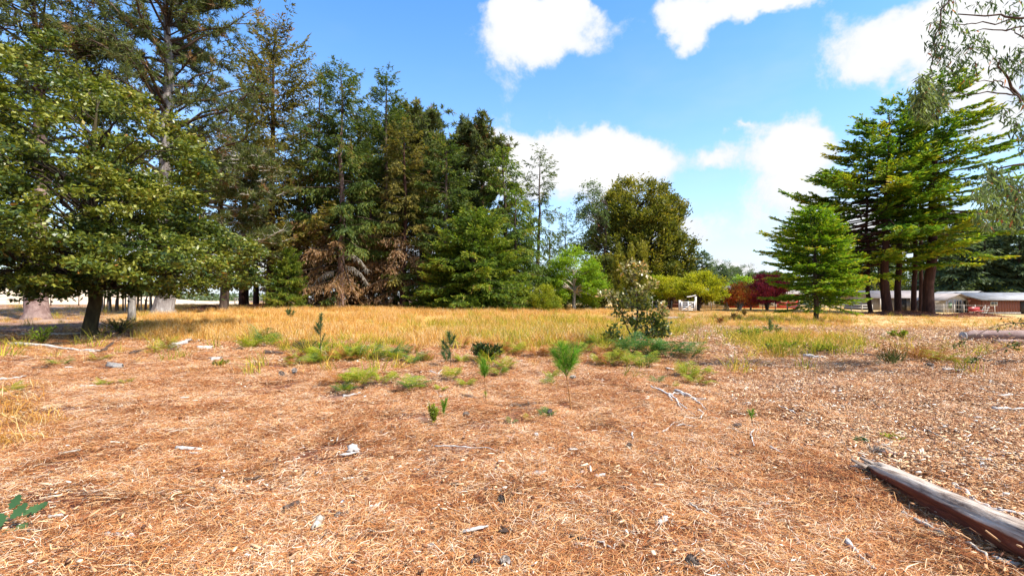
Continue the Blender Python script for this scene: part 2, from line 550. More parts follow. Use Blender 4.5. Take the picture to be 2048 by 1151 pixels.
# ------------------------------------------------------------------ ground
def zones(x, y):
    """meadow density, wood-chip share, dust share at ground points"""
    x = np.asarray(x, float); y = np.asarray(y, float)
    yy = np.maximum(y, .5)
    px = 1024 + F * x / yy
    py = HZ + F * (CZ - G(x, y)) / yy
    n = fbm(x / 1.7 + 9, y / 1.7 + 31, 4) - .5
    n2 = fbm(x / .6 + 90, y / .6 + 3, 3) - .5
    b = np.interp(px, [-400, 240, 290, 590, 640, 810, 850, 1000, 1180, 1240, 1330, 1450, 1490, 1690, 1730, 2100, 2500],
                  [640, 650, 676, 680, 690, 690, 706, 704, 696, 668, 652, 652, 712, 712, 672, 664, 664])
    band = np.clip(py - HZ, 5, 200)
    m = sstep((b - py) / band * 8 + n * 9, -0.5, 1.2)
    lush = np.interp(px, [-400, 200, 300, 1150, 1250, 1330, 1450, 1500, 1680, 1760, 2500], [.10, .15, 1, 1, .6, .35, .6, .8, .8, .35, .25])
    strip = np.exp(-((py - 660) / 7.0) ** 2) * sstep(px, 1330, 1420) * (1 - sstep(px, 1640, 1760))
    strip = strip + np.exp(-((py - 636) / 4.5) ** 2) * sstep(px, 1060, 1120) * (1 - sstep(px, 1330, 1420)) * .7
    strip = strip + sstep(py, 632, 660) * sstep(px, 1700, 1760) * .6
    m = m * (1 - .85 * np.clip(strip, 0, 1)) * lush
    m = m * (1 - sstep(y, 95, 110))
    chips = sstep(px - (1370 + (py - 700) * 1.5) + n * 300, -70, 120) * sstep(py, 640, 668) * (1 - m)
    dust = np.clip(sstep(n2 + n, -.02, .22) * (1 - m) * sstep(b + 30 - py, -40, 20), 0, 1)
    return m, chips, dust, px, py


def colmix(a, b, f):
    return a * (1 - f[:, None]) + np.array(b) * f[:, None]


rad = np.concatenate([[0.05], 0.5 * 1.027 ** np.arange(300)])
rad = rad[rad < 950]
front = np.radians(np.linspace(-56, 56, 380))
back = np.radians(np.linspace(56, 304, 60))[1:-1]
ang = np.concatenate([front, back])
RR, AA = np.meshgrid(rad, ang, indexing='ij')
gx = (RR * np.sin(AA)).ravel(); gy = (RR * np.cos(AA)).ravel()
gzz = G(gx, gy)
nr, na = RR.shape
i = np.arange(nr - 1)[:, None] * na; j = np.arange(na)[None]; j2 = (np.arange(na) + 1) % na
Q = np.stack([i + j, i + na + j, i + na + j2[None], i + j2[None]], -1).reshape(-1, 4)[:, ::-1]
mb = MB(); mb.add(np.stack([gx, gy, gzz - .008], 1), Q)
m_, ch_, du_, px_, py_ = zones(gx, gy)
nn = fbm(gx / 3 + 5, gy / 3 + 8, 4)
colr = np.tile(np.array([.13, .047, .027]), (len(gx), 1))                 # needle duff
colr = colmix(colr, (.26, .15, .105), sstep(nn, .42, .62) * (px_ < 1100) * .8)
colr = colmix(colr, (.42, .24, .14), ch_ * .75)
colr = colmix(colr, (.42, .31, .26), du_ * .65)
colr = colmix(colr, (.50, .30, .085), np.clip(m_ * 1.2, 0, 1))
colr = colmix(colr, (.55, .38, .17), sstep(gy, 16, 24) * (px_ > 1700) * sstep(-py_, -668, -655) * .8)
colr = colmix(colr, (.62, .46, .30), sstep(gy, 60, 75) * (px_ < 500))
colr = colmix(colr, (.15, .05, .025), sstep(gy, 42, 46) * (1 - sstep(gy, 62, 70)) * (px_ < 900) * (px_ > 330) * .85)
colr = colmix(colr, (.45, .33, .15), sstep(gy, 85, 120) * (px_ > 900))
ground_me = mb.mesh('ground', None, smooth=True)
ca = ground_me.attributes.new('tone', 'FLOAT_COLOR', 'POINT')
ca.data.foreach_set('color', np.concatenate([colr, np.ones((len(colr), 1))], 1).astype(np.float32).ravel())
m, t, out = mat_base('ground_litter')
at_ = t.node('ShaderNodeAttribute', attribute_name='tone')
g_ = t.node('ShaderNodeNewGeometry')
pos = g_.outputs['Position']
n1 = t.noise(pos, 28, 5, .7)
n2 = t.noise(pos, 5, 5, .7)
n3 = t.noise(t.vmath('MULTIPLY', pos, (1, .35, 1)), 90, 3, .7, dist=1.5)
f = t.math('ADD', t.math('MULTIPLY', n1, .5), t.math('ADD', t.math('MULTIPLY', n2, .35), t.math('MULTIPLY', n3, .45)))
gain = t.ramp(f, [(0.40, (.45, .40, .36)), (.6, (1, 1, 1)), (.85, (1.0, 1.0, 1.0))])
col = t.mix(1.0, at_.outputs['Color'], gain, 'MULTIPLY')
pale = t.smooth(t.math('ADD', t.math('MULTIPLY', n1, .5), t.math('MULTIPLY', n3, .5)), .56, .68)
col = t.mix(t.math('MULTIPLY', pale, .55), col, (.62, .47, .34))
p = t.node('ShaderNodeBsdfPrincipled', i_Roughness=.95)
p.inputs['Specular IOR Level'].default_value = .1
t.set(p.inputs['Base Color'], col)
b = t.node('ShaderNodeBump', i_Strength=.6, i_Distance=.03)
t.set(b.inputs['Height'], f)
t.t.links.new(b.outputs[0], p.inputs['Normal'])
t.t.links.new(p.outputs[0], out.inputs[0])
ground_me.materials.append(m)
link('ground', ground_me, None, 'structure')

# ------------------------------------------------------------------ scatter of uncountable cover
SRC = {}


def source(key, meshes):
    c = bpy.data.collections.new(key)
    for k, me in enumerate(meshes):
        o = bpy.data.objects.new(f'{key}_{k:02d}', me)
        c.objects.link(o)
    SRC[key] = (c, len(meshes))


def scatter(name, label, cat, key, x, y, z=None, sc=1.0, tilt=.12, dz=0.0, rz=None, szz=None):
    n = len(x)
    z = G(x, y) + dz if z is None else z
    me = bpy.data.meshes.new(name)
    me.vertices.add(n)
    me.vertices.foreach_set('co', np.stack([x, y, z], 1).astype(np.float32).ravel())
    rzz = rng.uniform(0, 6.283, n) if rz is None else rz
    e_ = .06
    sx = (G(x + e_, y) - G(x - e_, y)) / (2 * e_); sy = (G(x, y + e_) - G(x, y - e_)) / (2 * e_)
    c_, s_ = np.cos(rzz), np.sin(rzz)
    lx = sx * c_ + sy * s_; ly = -sx * s_ + sy * c_
    rot = np.stack([np.arctan(ly) + rng.normal(0, tilt, n), -np.arctan(lx) + rng.normal(0, tilt, n), rzz], 1)
    s3 = np.broadcast_to(sc, (n,))
    s3 = np.stack([s3, s3, s3 * (1 if szz is None else szz)], 1)
    for nm, ty, pr, d in (('rot', 'FLOAT_VECTOR', 'vector', rot), ('scl', 'FLOAT_VECTOR', 'vector', s3), ('idx', 'INT', 'value', rng.integers(0, SRC[key][1], n))):
        a_ = me.attributes.new(nm, ty, 'POINT')
        a_.data.foreach_set(pr, d.astype(np.int32 if ty == 'INT' else np.float32).ravel())
    o = link(name, me, None, 'stuff')
    tag(o, label, cat)
    ng = bpy.data.node_groups.new(name, 'GeometryNodeTree')
    ng.interface.new_socket('Geometry', in_out='INPUT', socket_type='NodeSocketGeometry')
    ng.interface.new_socket('Geometry', in_out='OUTPUT', socket_type='NodeSocketGeometry')
    N = ng.nodes; L = ng.links
    gi = N.new('NodeGroupInput'); go = N.new('NodeGroupOutput')
    ci = N.new('GeometryNodeCollectionInfo')
    ci.inputs['Collection'].default_value = SRC[key][0]
    ci.inputs['Separate Children'].default_value = True
    ci.inputs['Reset Children'].default_value = True
    ip = N.new('GeometryNodeInstanceOnPoints')
    ip.inputs['Pick Instance'].default_value = True
    def named(nm, ty):
        q = N.new('GeometryNodeInputNamedAttribute'); q.data_type = ty; q.inputs[0].default_value = nm
        return q.outputs[0]
    e = N.new('FunctionNodeEulerToRotation')
    L.new(named('rot', 'FLOAT_VECTOR'), e.inputs[0])
    L.new(gi.outputs[0], ip.inputs['Points'])
    L.new(ci.outputs[0], ip.inputs['Instance'])
    L.new(e.outputs[0], ip.inputs['Rotation'])
    L.new(named('scl', 'FLOAT_VECTOR'), ip.inputs['Scale'])
    L.new(named('idx', 'INT'), ip.inputs['Instance Index'])
    L.new(ip.outputs[0], go.inputs[0])
    md = o.modifiers.new('cover', 'NODES')
    md.node_group = ng
    return o


def ribbons(mb, P0, az, L, W, curve, lift, a):
    """thin curved needles lying about: three-point ribbons"""
    n = len(P0)
    d0 = np.stack([np.cos(az - curve), np.sin(az - curve), lift], 1)
    d1 = np.stack([np.cos(az + curve), np.sin(az + curve), -lift * .7], 1)
    p1 = P0 + d0 * (L / 2)[:, None]; p2 = p1 + d1 * (L / 2)[:, None]
    s = np.stack([-np.sin(az), np.cos(az), rng.normal(0, .5, n)], 1); s = nrm(s) * (W / 2)[:, None]
    V = np.stack([P0 - s, P0 + s, p1 + s, p1 - s, p2 + s * .4, p2 - s * .4], 1)
    b = np.arange(n)[:, None] * 6
    Q = np.concatenate([b + [[0, 1, 2, 3]], b + [[3, 2, 4, 5]]])
    mb.add(V.reshape(-1, 3), Q, None, np.repeat(a, 6))


needle_ramp = [(0, (.04, .012, .008)), (.25, (.15, .040, .015)), (.46, (.37, .118, .032)), (.64, (.55, .24, .075)), (.82, (.70, .42, .19)), (1, (.82, .66, .48))]
M['needle'] = littermat('dry_pine_needles', needle_ramp, var=.36, scale=.9, obj=.25)
ms = []
for k in range(7):
    mb = MB(); n = 190
    r = .17 * np.sqrt(rng.random(n)) + .02; th = rng.uniform(0, 6.28, n)
    P0 = np.stack([r * np.cos(th), r * np.sin(th), rng.random(n) ** 1.5 * .016 + .003], 1)
    az = rng.normal(rng.uniform(0, 3.14), .9, n) + (rng.random(n) < .5) * 3.14
    ribbons(mb, P0, az, rng.uniform(.05, .15, n), rng.uniform(.0013, .0029, n), rng.normal(0, .35, n), rng.normal(.04, .11, n), np.clip(rng.normal(.5, .27, n), 0, 1))
    # small flat scales and leaf bits between the needles
    n = 7
    c = np.stack([rng.normal(0, .09, n), rng.normal(0, .09, n), np.full(n, .012)], 1)
    az = rng.uniform(0, 6.28, n)
    mb.leaves(c, np.stack([np.cos(az), np.sin(az), rng.normal(0, .2, n)], 1), rng.uniform(.012, .035, n), rng.uniform(.006, .014, n), rng.uniform(.5, 1.1, n), N=rng.normal(size=(n, 3)) * .4 + [0, 0, 1])
    if k >= 5:      # tangled, standing wisps
        n = 80
        P0 = np.stack([rng.normal(0, .07, n), rng.normal(0, .07, n), rng.random(n) * .022 + .006], 1)
        ribbons(mb, P0, rng.uniform(0, 6.28, n), rng.uniform(.06, .16, n), rng.uniform(.0015, .003, n), rng.normal(0, .6, n), rng.uniform(.1, .55, n), np.clip(rng.normal(.62, .22, n), 0, 1))
    ms.append(mb.mesh(f'needle_clump_{k}', M['needle']))
source('needles', ms)


def ground_samples(n, ymin, ymax, umax=1.16, power=2.0):
    """points in the wedge of ground the camera sees, denser towards it"""
    q = rng.random(n)
    y = (ymin ** (2 - power) + q * (ymax ** (2 - power) - ymin ** (2 - power))) ** (1 / (2 - power)) if power != 2 else ymin * (ymax / ymin) ** q
    u = rng.uniform(-umax, umax, n)
    return u * y, y


x, y = ground_samples(34000, 1.9, 17, power=1.2)
m_, ch_, du_, px_, py_ = zones(x, y)
keep = rng.random(len(x)) < (1 - np.clip(m_, 0, 1) * .9) * (1 - ch_ * .62) * (1 - du_ * .35) * (.10 + 1.0 * sstep(fbm(x * 1.5, y * 1.5 + 50, 3), .32, .62))
x, y, py_ = x[keep], y[keep], py_[keep]
lump = sstep(fbm(x / .5 + 3, y / .5 + 70, 3), .5, .7)
scatter('pine_needle_litter', 'thick carpet of rusty fallen pine needles over the foreground', 'pine needles', 'needles', x, y, sc=rng.uniform(.8, 1.25, len(x)) * (1 + sstep(y, 8, 15) * .8), tilt=.04, dz=.001 + lump * .010)

# wood chips and bark crumbs
M['chip'] = littermat('wood_chips', [(0, (.10, .04, .02)), (.3, (.36, .16, .07)), (.6, (.60, .35, .17)), (.85, (.76, .56, .36)), (1, (.84, .76, .64))], var=.2, scale=1.3, obj=.35)
ms = []
for k in range(6):
    mb = MB()
    for q in range(22):
        L = rng.uniform(.015, .065); W = rng.uniform(.004, .014)
        mb.box((rng.normal(0, .13), rng.normal(0, .13), .008 + rng.random() * .012), (L, W, rng.uniform(.002, .006)), rng.uniform(0, 6.3), float(np.clip(rng.normal(.52, .25), 0, 1)))
    ms.append(mb.mesh(f'chip_clump_{k}', M['chip']))
source('chips', ms)
x, y = ground_samples(30000, 1.9, 26, power=1.45)
m_, ch_, du_, px_, py_ = zones(x, y)
keep = rng.random(len(x)) < np.clip(ch_ * 1.0 + .012 + du_ * .35 * sstep(y, 7, 12), 0, 1) * (1 - m_ * .95)
x, y = x[keep], y[keep]
scatter('wood_chip_litter', 'pale wood chips and bark crumbs strewn over the path on the right', 'wood chips', 'chips', x, y, sc=rng.uniform(.7, 1.3, len(x)) * (1 + sstep(y, 8, 18) * .9), tilt=.2, dz=.004)

ms = []
for k in range(5):
    mb = MB()
    for q in range(4):
        L = rng.uniform(.04, .13); a_ = rng.uniform(0, 6.28); c_ = np.array([rng.normal(0, .16), rng.normal(0, .16), rng.uniform(.022, .034)])
        d_ = np.array([math.cos(a_), math.sin(a_), 0]); e_ = np.array([-d_[1], d_[0], 0]) * L * rng.normal(0, .12)
        mb.tubes(np.array([c_, c_ + d_ * L * .5 + e_, c_ + d_ * L + [0, 0, rng.uniform(-.01, .01)]]), np.array([.0035, .003, .002]) * rng.uniform(.4, 1.2), 4, float(rng.uniform(.35, 1)))
    for q in range(5):
        mb.box((rng.normal(0, .16), rng.normal(0, .16), .026), (rng.uniform(.012, .035), rng.uniform(.01, .02), rng.uniform(.006, .014)), rng.uniform(0, 6.3), float(rng.choice([.02, .1, .3, .8])))
    ms.append(mb.mesh(f'twig_clump_{k}', M['chip']))
source('twigs', ms)
x, y = ground_samples(3600, 1.9, 22, power=1.3)
m_, ch_, du_, px_, py_ = zones(x, y)
keep = (rng.random(len(x)) > m_) & (rng.random(len(x)) < .25 + .9 * sstep(fbm(x * .9 + 4, y * .9, 3), .4, .6))
x, y = x[keep], y[keep]
scatter('twig_and_bark_litter', 'small pale twigs and dark bark crumbs scattered over the needle carpet', 'twig litter', 'twigs', x, y, sc=rng.uniform(.6, 1.2, len(x)) * (1 + sstep(y, 8, 18) * .7), tilt=.1)

# dry meadow grass
grass_ramp = [(0, (.18, .11, .025)), (.25, (.46, .19, .03)), (.55, (.72, .35, .055)), (.82, (.84, .54, .15)), (1, (.88, .72, .42))]
M['grass'] = littermat('dry_golden_grass', grass_ramp, var=.28, scale=.35, obj=.25, trans=.3, rough=.7)
M['grass_green'] = littermat('yellow_green_grass', [(0, (.12, .16, .010)), (.4, (.32, .32, .02)), (.7, (.56, .44, .04)), (1, (.7, .42, .07))], var=.25, scale=.5, obj=.3, trans=.3)


def tuft(nb, h, spread, mat, name, heads=True, wd=.007, lean=.3):
    mb = MB()
    r = spread * np.sqrt(rng.random(nb)); th = rng.uniform(0, 6.28, nb)
    P0 = np.stack([r * np.cos(th), r * np.sin(th), np.zeros(nb)], 1)
    H = h * rng.uniform(.45, 1.1, nb)
    az = rng.uniform(0, 6.28, nb); ln = np.abs(rng.normal(0, lean, nb))
    d = np.stack([np.cos(az) * ln, np.sin(az) * ln, np.ones(nb)], 1)
    p1 = P0 + d * H[:, None] * .55
    p2 = p1 + (d + np.stack([np.cos(az), np.sin(az), np.zeros(nb)], 1) * ln[:, None] * 1.4) * H[:, None] * .45
    az2 = rng.uniform(0, 6.28, nb)
    s = np.stack([np.cos(az2), np.sin(az2), np.zeros(nb)], 1) * wd * rng.uniform(.6, 1.4, nb)[:, None] / 2
    V = np.stack([P0 - s, P0 + s, p1 + s, p1 - s, p2 + s * .25, p2 - s * .25], 1)
    b = np.arange(nb)[:, None] * 6
    a = rng.random(nb)
    mb.add(V.reshape(-1, 3), np.concatenate([b + [[0, 1, 2, 3]], b + [[3, 2, 4, 5]]]), None, np.repeat(a, 6))
    if heads:
        k = rng.random(nb) < .4
        mb.leaves(p2[k] - d[k] * .02, d[k], .075 * rng.uniform(.7, 1.3, k.sum()), .013, np.clip(a[k] + .25, 0, 1))
    return mb.mesh(name, mat)


source('grass', [tuft(34, .50, .22, M['grass'], f'grass_tuft_{k}', wd=.009) for k in range(6)])
source('grass_low', [tuft(40, .12, .16, M['grass'], f'grass_short_{k}', False, wd=.0035, lean=.8) for k in range(4)])
source('grass_green', [tuft(26, .42, .22, M['grass_green'], f'grass_green_{k}', False, wd=.012, lean=.5) for k in range(4)])
x, y = ground_samples(60000, 10, 60, power=1.25)
m_, ch_, du_, px_, py_ = zones(x, y)
pat = .5 * fbm(x / 2.6 + 77, y / 2.6 + 12, 3) + .5 * fbm(x / 5.5 + 7, y / 1.6 + 2, 3)
keep = (rng.random(len(x)) < m_ * (.05 + 1.15 * sstep(pat, .41, .64)))
x, y, px_, py_, m_ = x[keep], y[keep], px_[keep], py_[keep], m_[keep]
hgt = rng.uniform(.28, .88, len(x)) * np.interp(px_, [200, 320, 1150, 1300, 1420, 1700, 1800], [.5, 1, 1, .65, .5, .65, .35]) * (1 - .45 * sstep(y, 34, 50))
scatter('meadow_grass', 'tall dry golden grass across the middle of the clearing', 'grass', 'grass', x, y, sc=hgt * (1 + sstep(y, 30, 50) * .3), tilt=.1, szz=1)
x, y = ground_samples(26000, 4, 48, power=1.3)
m_, ch_, du_, px_, py_ = zones(x, y)
pr = np.clip(m_ * .6 + .05 * sstep(y, 7, 12) + sstep(150 - px_, 0, 90) * sstep(py_, 770, 810) * (1 - sstep(py_, 880, 920)) * .16
             + sstep(-px_, -330, -120) * sstep(y, 10, 20) * .35 + sstep(px_, 1700, 1760) * sstep(-py_, -668, -650) * .9, 0, 1) * sstep(fbm(x / .8, y / .8 + 20, 3), .40, .58)
keep = rng.random(len(x)) < pr
x, y, px_, py_ = x[keep], y[keep], px_[keep], py_[keep]
scatter('short_dry_grass', 'thin tufts of short straw-coloured grass around the meadow edge', 'grass', 'grass_low', x, y, sc=rng.uniform(.7, 1.5, len(x)) * (1 + .2 * (px_ < 150) * (py_ > 760)), tilt=.2)
x, y = ground_samples(15000, 9, 45, power=1.3)
m_, ch_, du_, px_, py_ = zones(x, y)
blob = lambda cx, cy, rx, ry: np.exp(-((px_ - cx) / rx) ** 2 - ((py_ - cy) / ry) ** 2)
pr = blob(1110, 668, 150, 24) * 1.3 + blob(1590, 690, 110, 16) + blob(1500, 672, 40, 7) + blob(960, 660, 160, 20) * .6 + blob(520, 690, 60, 12) * .7 + blob(730, 700, 90, 14) * .5 + blob(1340, 668, 60, 10) + blob(1560, 640, 120, 8) * .5 + blob(1210, 650, 200, 12) * .5 + .025
keep = rng.random(len(x)) < np.clip(pr, 0, 1) * sstep(fbm(x / .9 + 7, y / .9 + 20, 3), .38, .56)
x, y = x[keep], y[keep]
scatter('green_meadow_weeds', 'patches of yellow-green weeds among the golden grass', 'weeds', 'grass_green', x, y, sc=rng.uniform(.6, 1.2, len(x)), tilt=.2)

# ------------------------------------------------------------------ trees
def conifer(h, R, rt, seed, z0=.06, nb=170, prof=1.0, e_lo=-5, e_hi=42, sag=.35, twig=.34, spray=(.30, .068), hang=.35, dens=1.0,
            dead=0.0, dead_below=0.0, asym=None, bulge=0.0, tips=.25, lean=0.0, gap=0.0, flat=1.0, jit=.35, bare=.12, tmin=.42):
    """tapered trunk, drooping limbs and rows of needle sprays; returns three meshes' builders"""
    r = np.random.default_rng(seed)
    tk, lb, cr = MB(), MB(), MB()
    S = 9
    t = np.linspace(0, 1, S)
    wob = np.stack([np.cumsum(r.normal(0, .012, S)) * h * .4 + lean * h * t ** 1.6, np.cumsum(r.normal(0, .012, S)) * h * .4, t * h], 1)
    wob[0, :2] = 0
    rr = rt * (1 - t) ** .85 + .02
    wobx = np.concatenate([[wob[0] - [0, 0, .4]], [wob[0] + [0, 0, .0]], [wob[0] + [0, 0, h * .015]], wob[1:]])
    rrx = np.concatenate([[rt * 1.5], [rt * 1.28], [rt * 1.08], rr[1:]])
    tk.tubes(wobx, rrx, 12, .5)
    zt = np.sort(z0 + (1 - z0) * np.linspace(0, .985, nb) ** .92 + r.normal(0, .006, nb))
    zt = np.clip(zt, z0 * .7, .99)
    if gap:
        k = r.random(nb) > gap * (vn(zt * 14 + seed, zt * 0 + seed * 1.7) > .5)
        zt = zt[k]; nb = len(zt)
    az = (np.arange(nb) * 2.399 + r.normal(0, .5, nb)) % (2 * math.pi)
    pr = (1 - zt) ** prof + bulge * np.sin(zt * 3.14)
    low = sstep(zt, z0 - .02, z0 + .12) * .35 + .65
    L = R * pr * low * r.uniform(1 - jit, 1 + jit * .45, nb) + .5
    if asym is not None:
        L = L * (1 + asym[1] * np.cos(az - asym[0]))
    el = np.radians(e_lo + (e_hi - e_lo) * zt ** 1.6 + r.normal(0, 7, nb))
    base = np.stack([np.interp(zt, t, wob[:, 0]), np.interp(zt, t, wob[:, 1]), zt * h], 1)
    hd = np.stack([np.cos(az), np.sin(az), 0 * az], 1)
    def along(s):          # s (nb,k)
        Pz = L[:, None] * (np.tan(el)[:, None] * s - sag * s ** 2 + tips * s ** 4 * .6)
        Q_ = base[:, None] + hd[:, None] * (L[:, None] * s)[:, :, None]
        Q_[..., 2] += Pz
        return Q_
    s5 = np.broadcast_to(np.linspace(0, .97, 6), (nb, 6))
    bp = along(s5)
    br = np.clip(L * .014, .012, .11)[:, None] * (1 - s5 * .85)
    lb.tubes(bp, br, 3, .5)
    isdead = (r.random(nb) < dead) | ((zt < dead_below) & (r.random(nb) < .8))
    # twigs
    spray = (spray[0] * 1.1, spray[1] * 1.12)
    nt = np.clip((L * 13.5 * dens).astype(int), 10, 110)
    bi = np.repeat(np.arange(nb), nt)
    s = bare + (1 - bare) * r.random(len(bi)) ** .8
    side = np.where(r.random(len(bi)) < .5, -1, 1)
    P0 = along_i(base, hd, L, el, sag, tips, bi, s)
    P1 = along_i(base, hd, L, el, sag, tips, bi, np.minimum(s + .04, 1.04))
    tan = nrm(P1 - P0)
    lat = np.stack([-np.sin(az), np.cos(az), 0 * az], 1)[bi] * side[:, None]
    td = nrm(tan * r.uniform(.5, 1.0, len(bi))[:, None] + lat * r.uniform(.35, .9, len(bi))[:, None] + np.array([0, 0, 1]) * (r.normal(0, .14 * flat, len(bi)) - hang * (1 - zt[bi]) ** .5)[:, None])
    tl = twig * L[bi] * (1.08 - s) * r.uniform(.5, 1.2, len(bi)) + tmin * r.uniform(.6, 1.3, len(bi))
    k = np.clip((tl / (spray[0] * .5)).astype(int) + 1, 2, 9)
    ti = np.repeat(np.arange(len(bi)), k)
    q = r.random(len(ti))
    C = P0[ti] + td[ti] * (tl[ti] * q)[:, None] + np.array([0, 0, -1]) * (tl[ti] * q * q * hang * .3)[:, None]
    D = nrm(td[ti] + r.normal(0, .33, (len(ti), 3)) * [1, 1, flat] + np.array([0, 0, -hang * .5]))
    Ls = spray[0] * r.uniform(.6, 1.3, len(ti))
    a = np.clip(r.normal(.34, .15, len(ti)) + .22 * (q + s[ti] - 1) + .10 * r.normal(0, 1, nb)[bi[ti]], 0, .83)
    dd = isdead[bi[ti]]
    a = np.where(dd, r.uniform(.86, 1, len(ti)), a)
    kk = ~dd | (r.random(len(ti)) < .55)
    Nn = r.normal(0, 1, (len(ti), 3)) * [.8, .8, .8] + [0, 0, .8]
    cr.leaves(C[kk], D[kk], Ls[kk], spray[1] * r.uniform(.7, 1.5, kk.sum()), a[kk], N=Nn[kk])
    # leader
    n = 26
    z = r.uniform(.955, 1.0, n) * h
    top = wob[-1] + np.zeros((n, 3)); top[:, 2] = z
    aa = r.uniform(0, 6.28, n)
    cr.leaves(top, np.stack([np.cos(aa), np.sin(aa), r.uniform(.5, 1.6, n)], 1), spray[0] * .9, spray[1], .4)
    return tk, lb, cr


def along_i(base, hd, L, el, sag, tips, bi, s):
    Q_ = base[bi] + hd[bi] * (L[bi] * s)[:, None]
    Q_[:, 2] += L[bi] * (np.tan(el[bi]) * s - sag * s ** 2 + tips * s ** 4 * .6)
    return Q_


def tree_of(name, label, cat, loc, builders, mats, rz=0, sc=1.0, group=None):
    root = thing(name, label, cat, loc, rz, group, sc)
    for (nm, b, sm), mt in zip(zip(('trunk', 'branches', 'crown'), builders, (True, True, False)), mats):
        if b is not None and b.n:
            b.build(nm, M[mt], root, sm)
    return root


def pinetree(h, rt, seed, crown_r, z0=.35, nl=46, tuftn=26, nlen=.42, wd=.05, spread=1.0, lean=0.0, clumps=5, flat=.6, up=.35, topr=.45):
    """long irregular limbs ending in brushes of long needles"""
    r = np.random.default_rng(seed)
    tk, lb, cr = MB(), MB(), MB()
    S = 10; t = np.linspace(0, 1, S)
    ax = np.stack([np.cumsum(r.normal(0, .014, S)) * h * .5 + lean * h * t ** 1.5, np.cumsum(r.normal(0, .014, S)) * h * .5, t * h * .96], 1)
    ax[0, :2] = 0
    axx = np.concatenate([[ax[0] - [0, 0, .4]], [ax[0]], [ax[0] + [0, 0, h * .02]], ax[1:]])
    tk.tubes(axx, np.concatenate([[rt * 1.7], [rt * 1.45], [rt * 1.08], rt * (1 - t[1:]) ** .7 + .03]), 14, .5)
    zt = np.sort(z0 + (1 - z0) * r.random(nl) ** .8)
    az = r.uniform(0, 6.28, nl)
    L = crown_r * r.uniform(.55, 1.1, nl) * (topr + (1 - topr) * np.sqrt(np.clip((1 - zt) / (1 - z0) * 1.3, 0, 1)))
    b0 = np.stack([np.interp(zt, t, ax[:, 0]), np.interp(zt, t, ax[:, 1]), zt * h * .96], 1)
    K = 6; s = np.linspace(0, 1, K)
    hd = np.stack([np.cos(az), np.sin(az), np.zeros(nl)], 1)
    el = r.uniform(.0, up * 2, nl)
    bp = b0[:, None] + hd[:, None] * (L[:, None] * s)[..., None] + np.array([0, 0, 1]) * (L[:, None] * (el[:, None] * s + r.normal(0, .1, (nl, 1)) * s ** 2))[..., None]
    bp += r.normal(0, .05, bp.shape) * (L[:, None] * s)[..., None]
    lb.tubes(bp, np.clip(L * .022, .02, .15)[:, None] * (1 - s * .8), 4, .5)
    # secondary twigs with brushes
    m = clumps * 3
    bi = np.repeat(np.arange(nl), m); ss = r.uniform(.35, 1, len(bi))
    f = ss * (K - 1); i0 = np.minimum(f.astype(int), K - 2); ff = (f - i0)[:, None]
    P0 = bp[bi, i0] * (1 - ff) + bp[bi, i0 + 1] * ff
    d = nrm(hd[bi] * .7 + r.normal(0, .75, (len(bi), 3)) * [1, 1, flat] + [0, 0, .25])
    tl = r.uniform(.25, .9, len(bi)) * spread
    P1 = P0 + d * tl[:, None]
    lb.tubes(np.stack([P0, (P0 + P1) / 2 + r.normal(0, .05, P0.shape), P1], 1), np.tile([.025, .018, .01], (len(bi), 1)), 3, .5)
    ti = np.repeat(np.arange(len(bi)), tuftn)
    C = P1[ti] - d[ti] * (r.random(len(ti)) * tl[ti] * .5)[:, None]
    D = nrm(d[ti] * .7 + r.normal(0, .62, (len(ti), 3)))
    a = np.clip(r.normal(.4, .17, len(ti)) + r.normal(0, .1, len(bi))[ti], 0, .83)
    a = np.where((r.random(len(bi)) < .06)[ti], .95, a)
    cr.leaves(C, D, nlen * r.uniform(.6, 1.2, len(ti)), wd, a)
    return tk, lb, cr


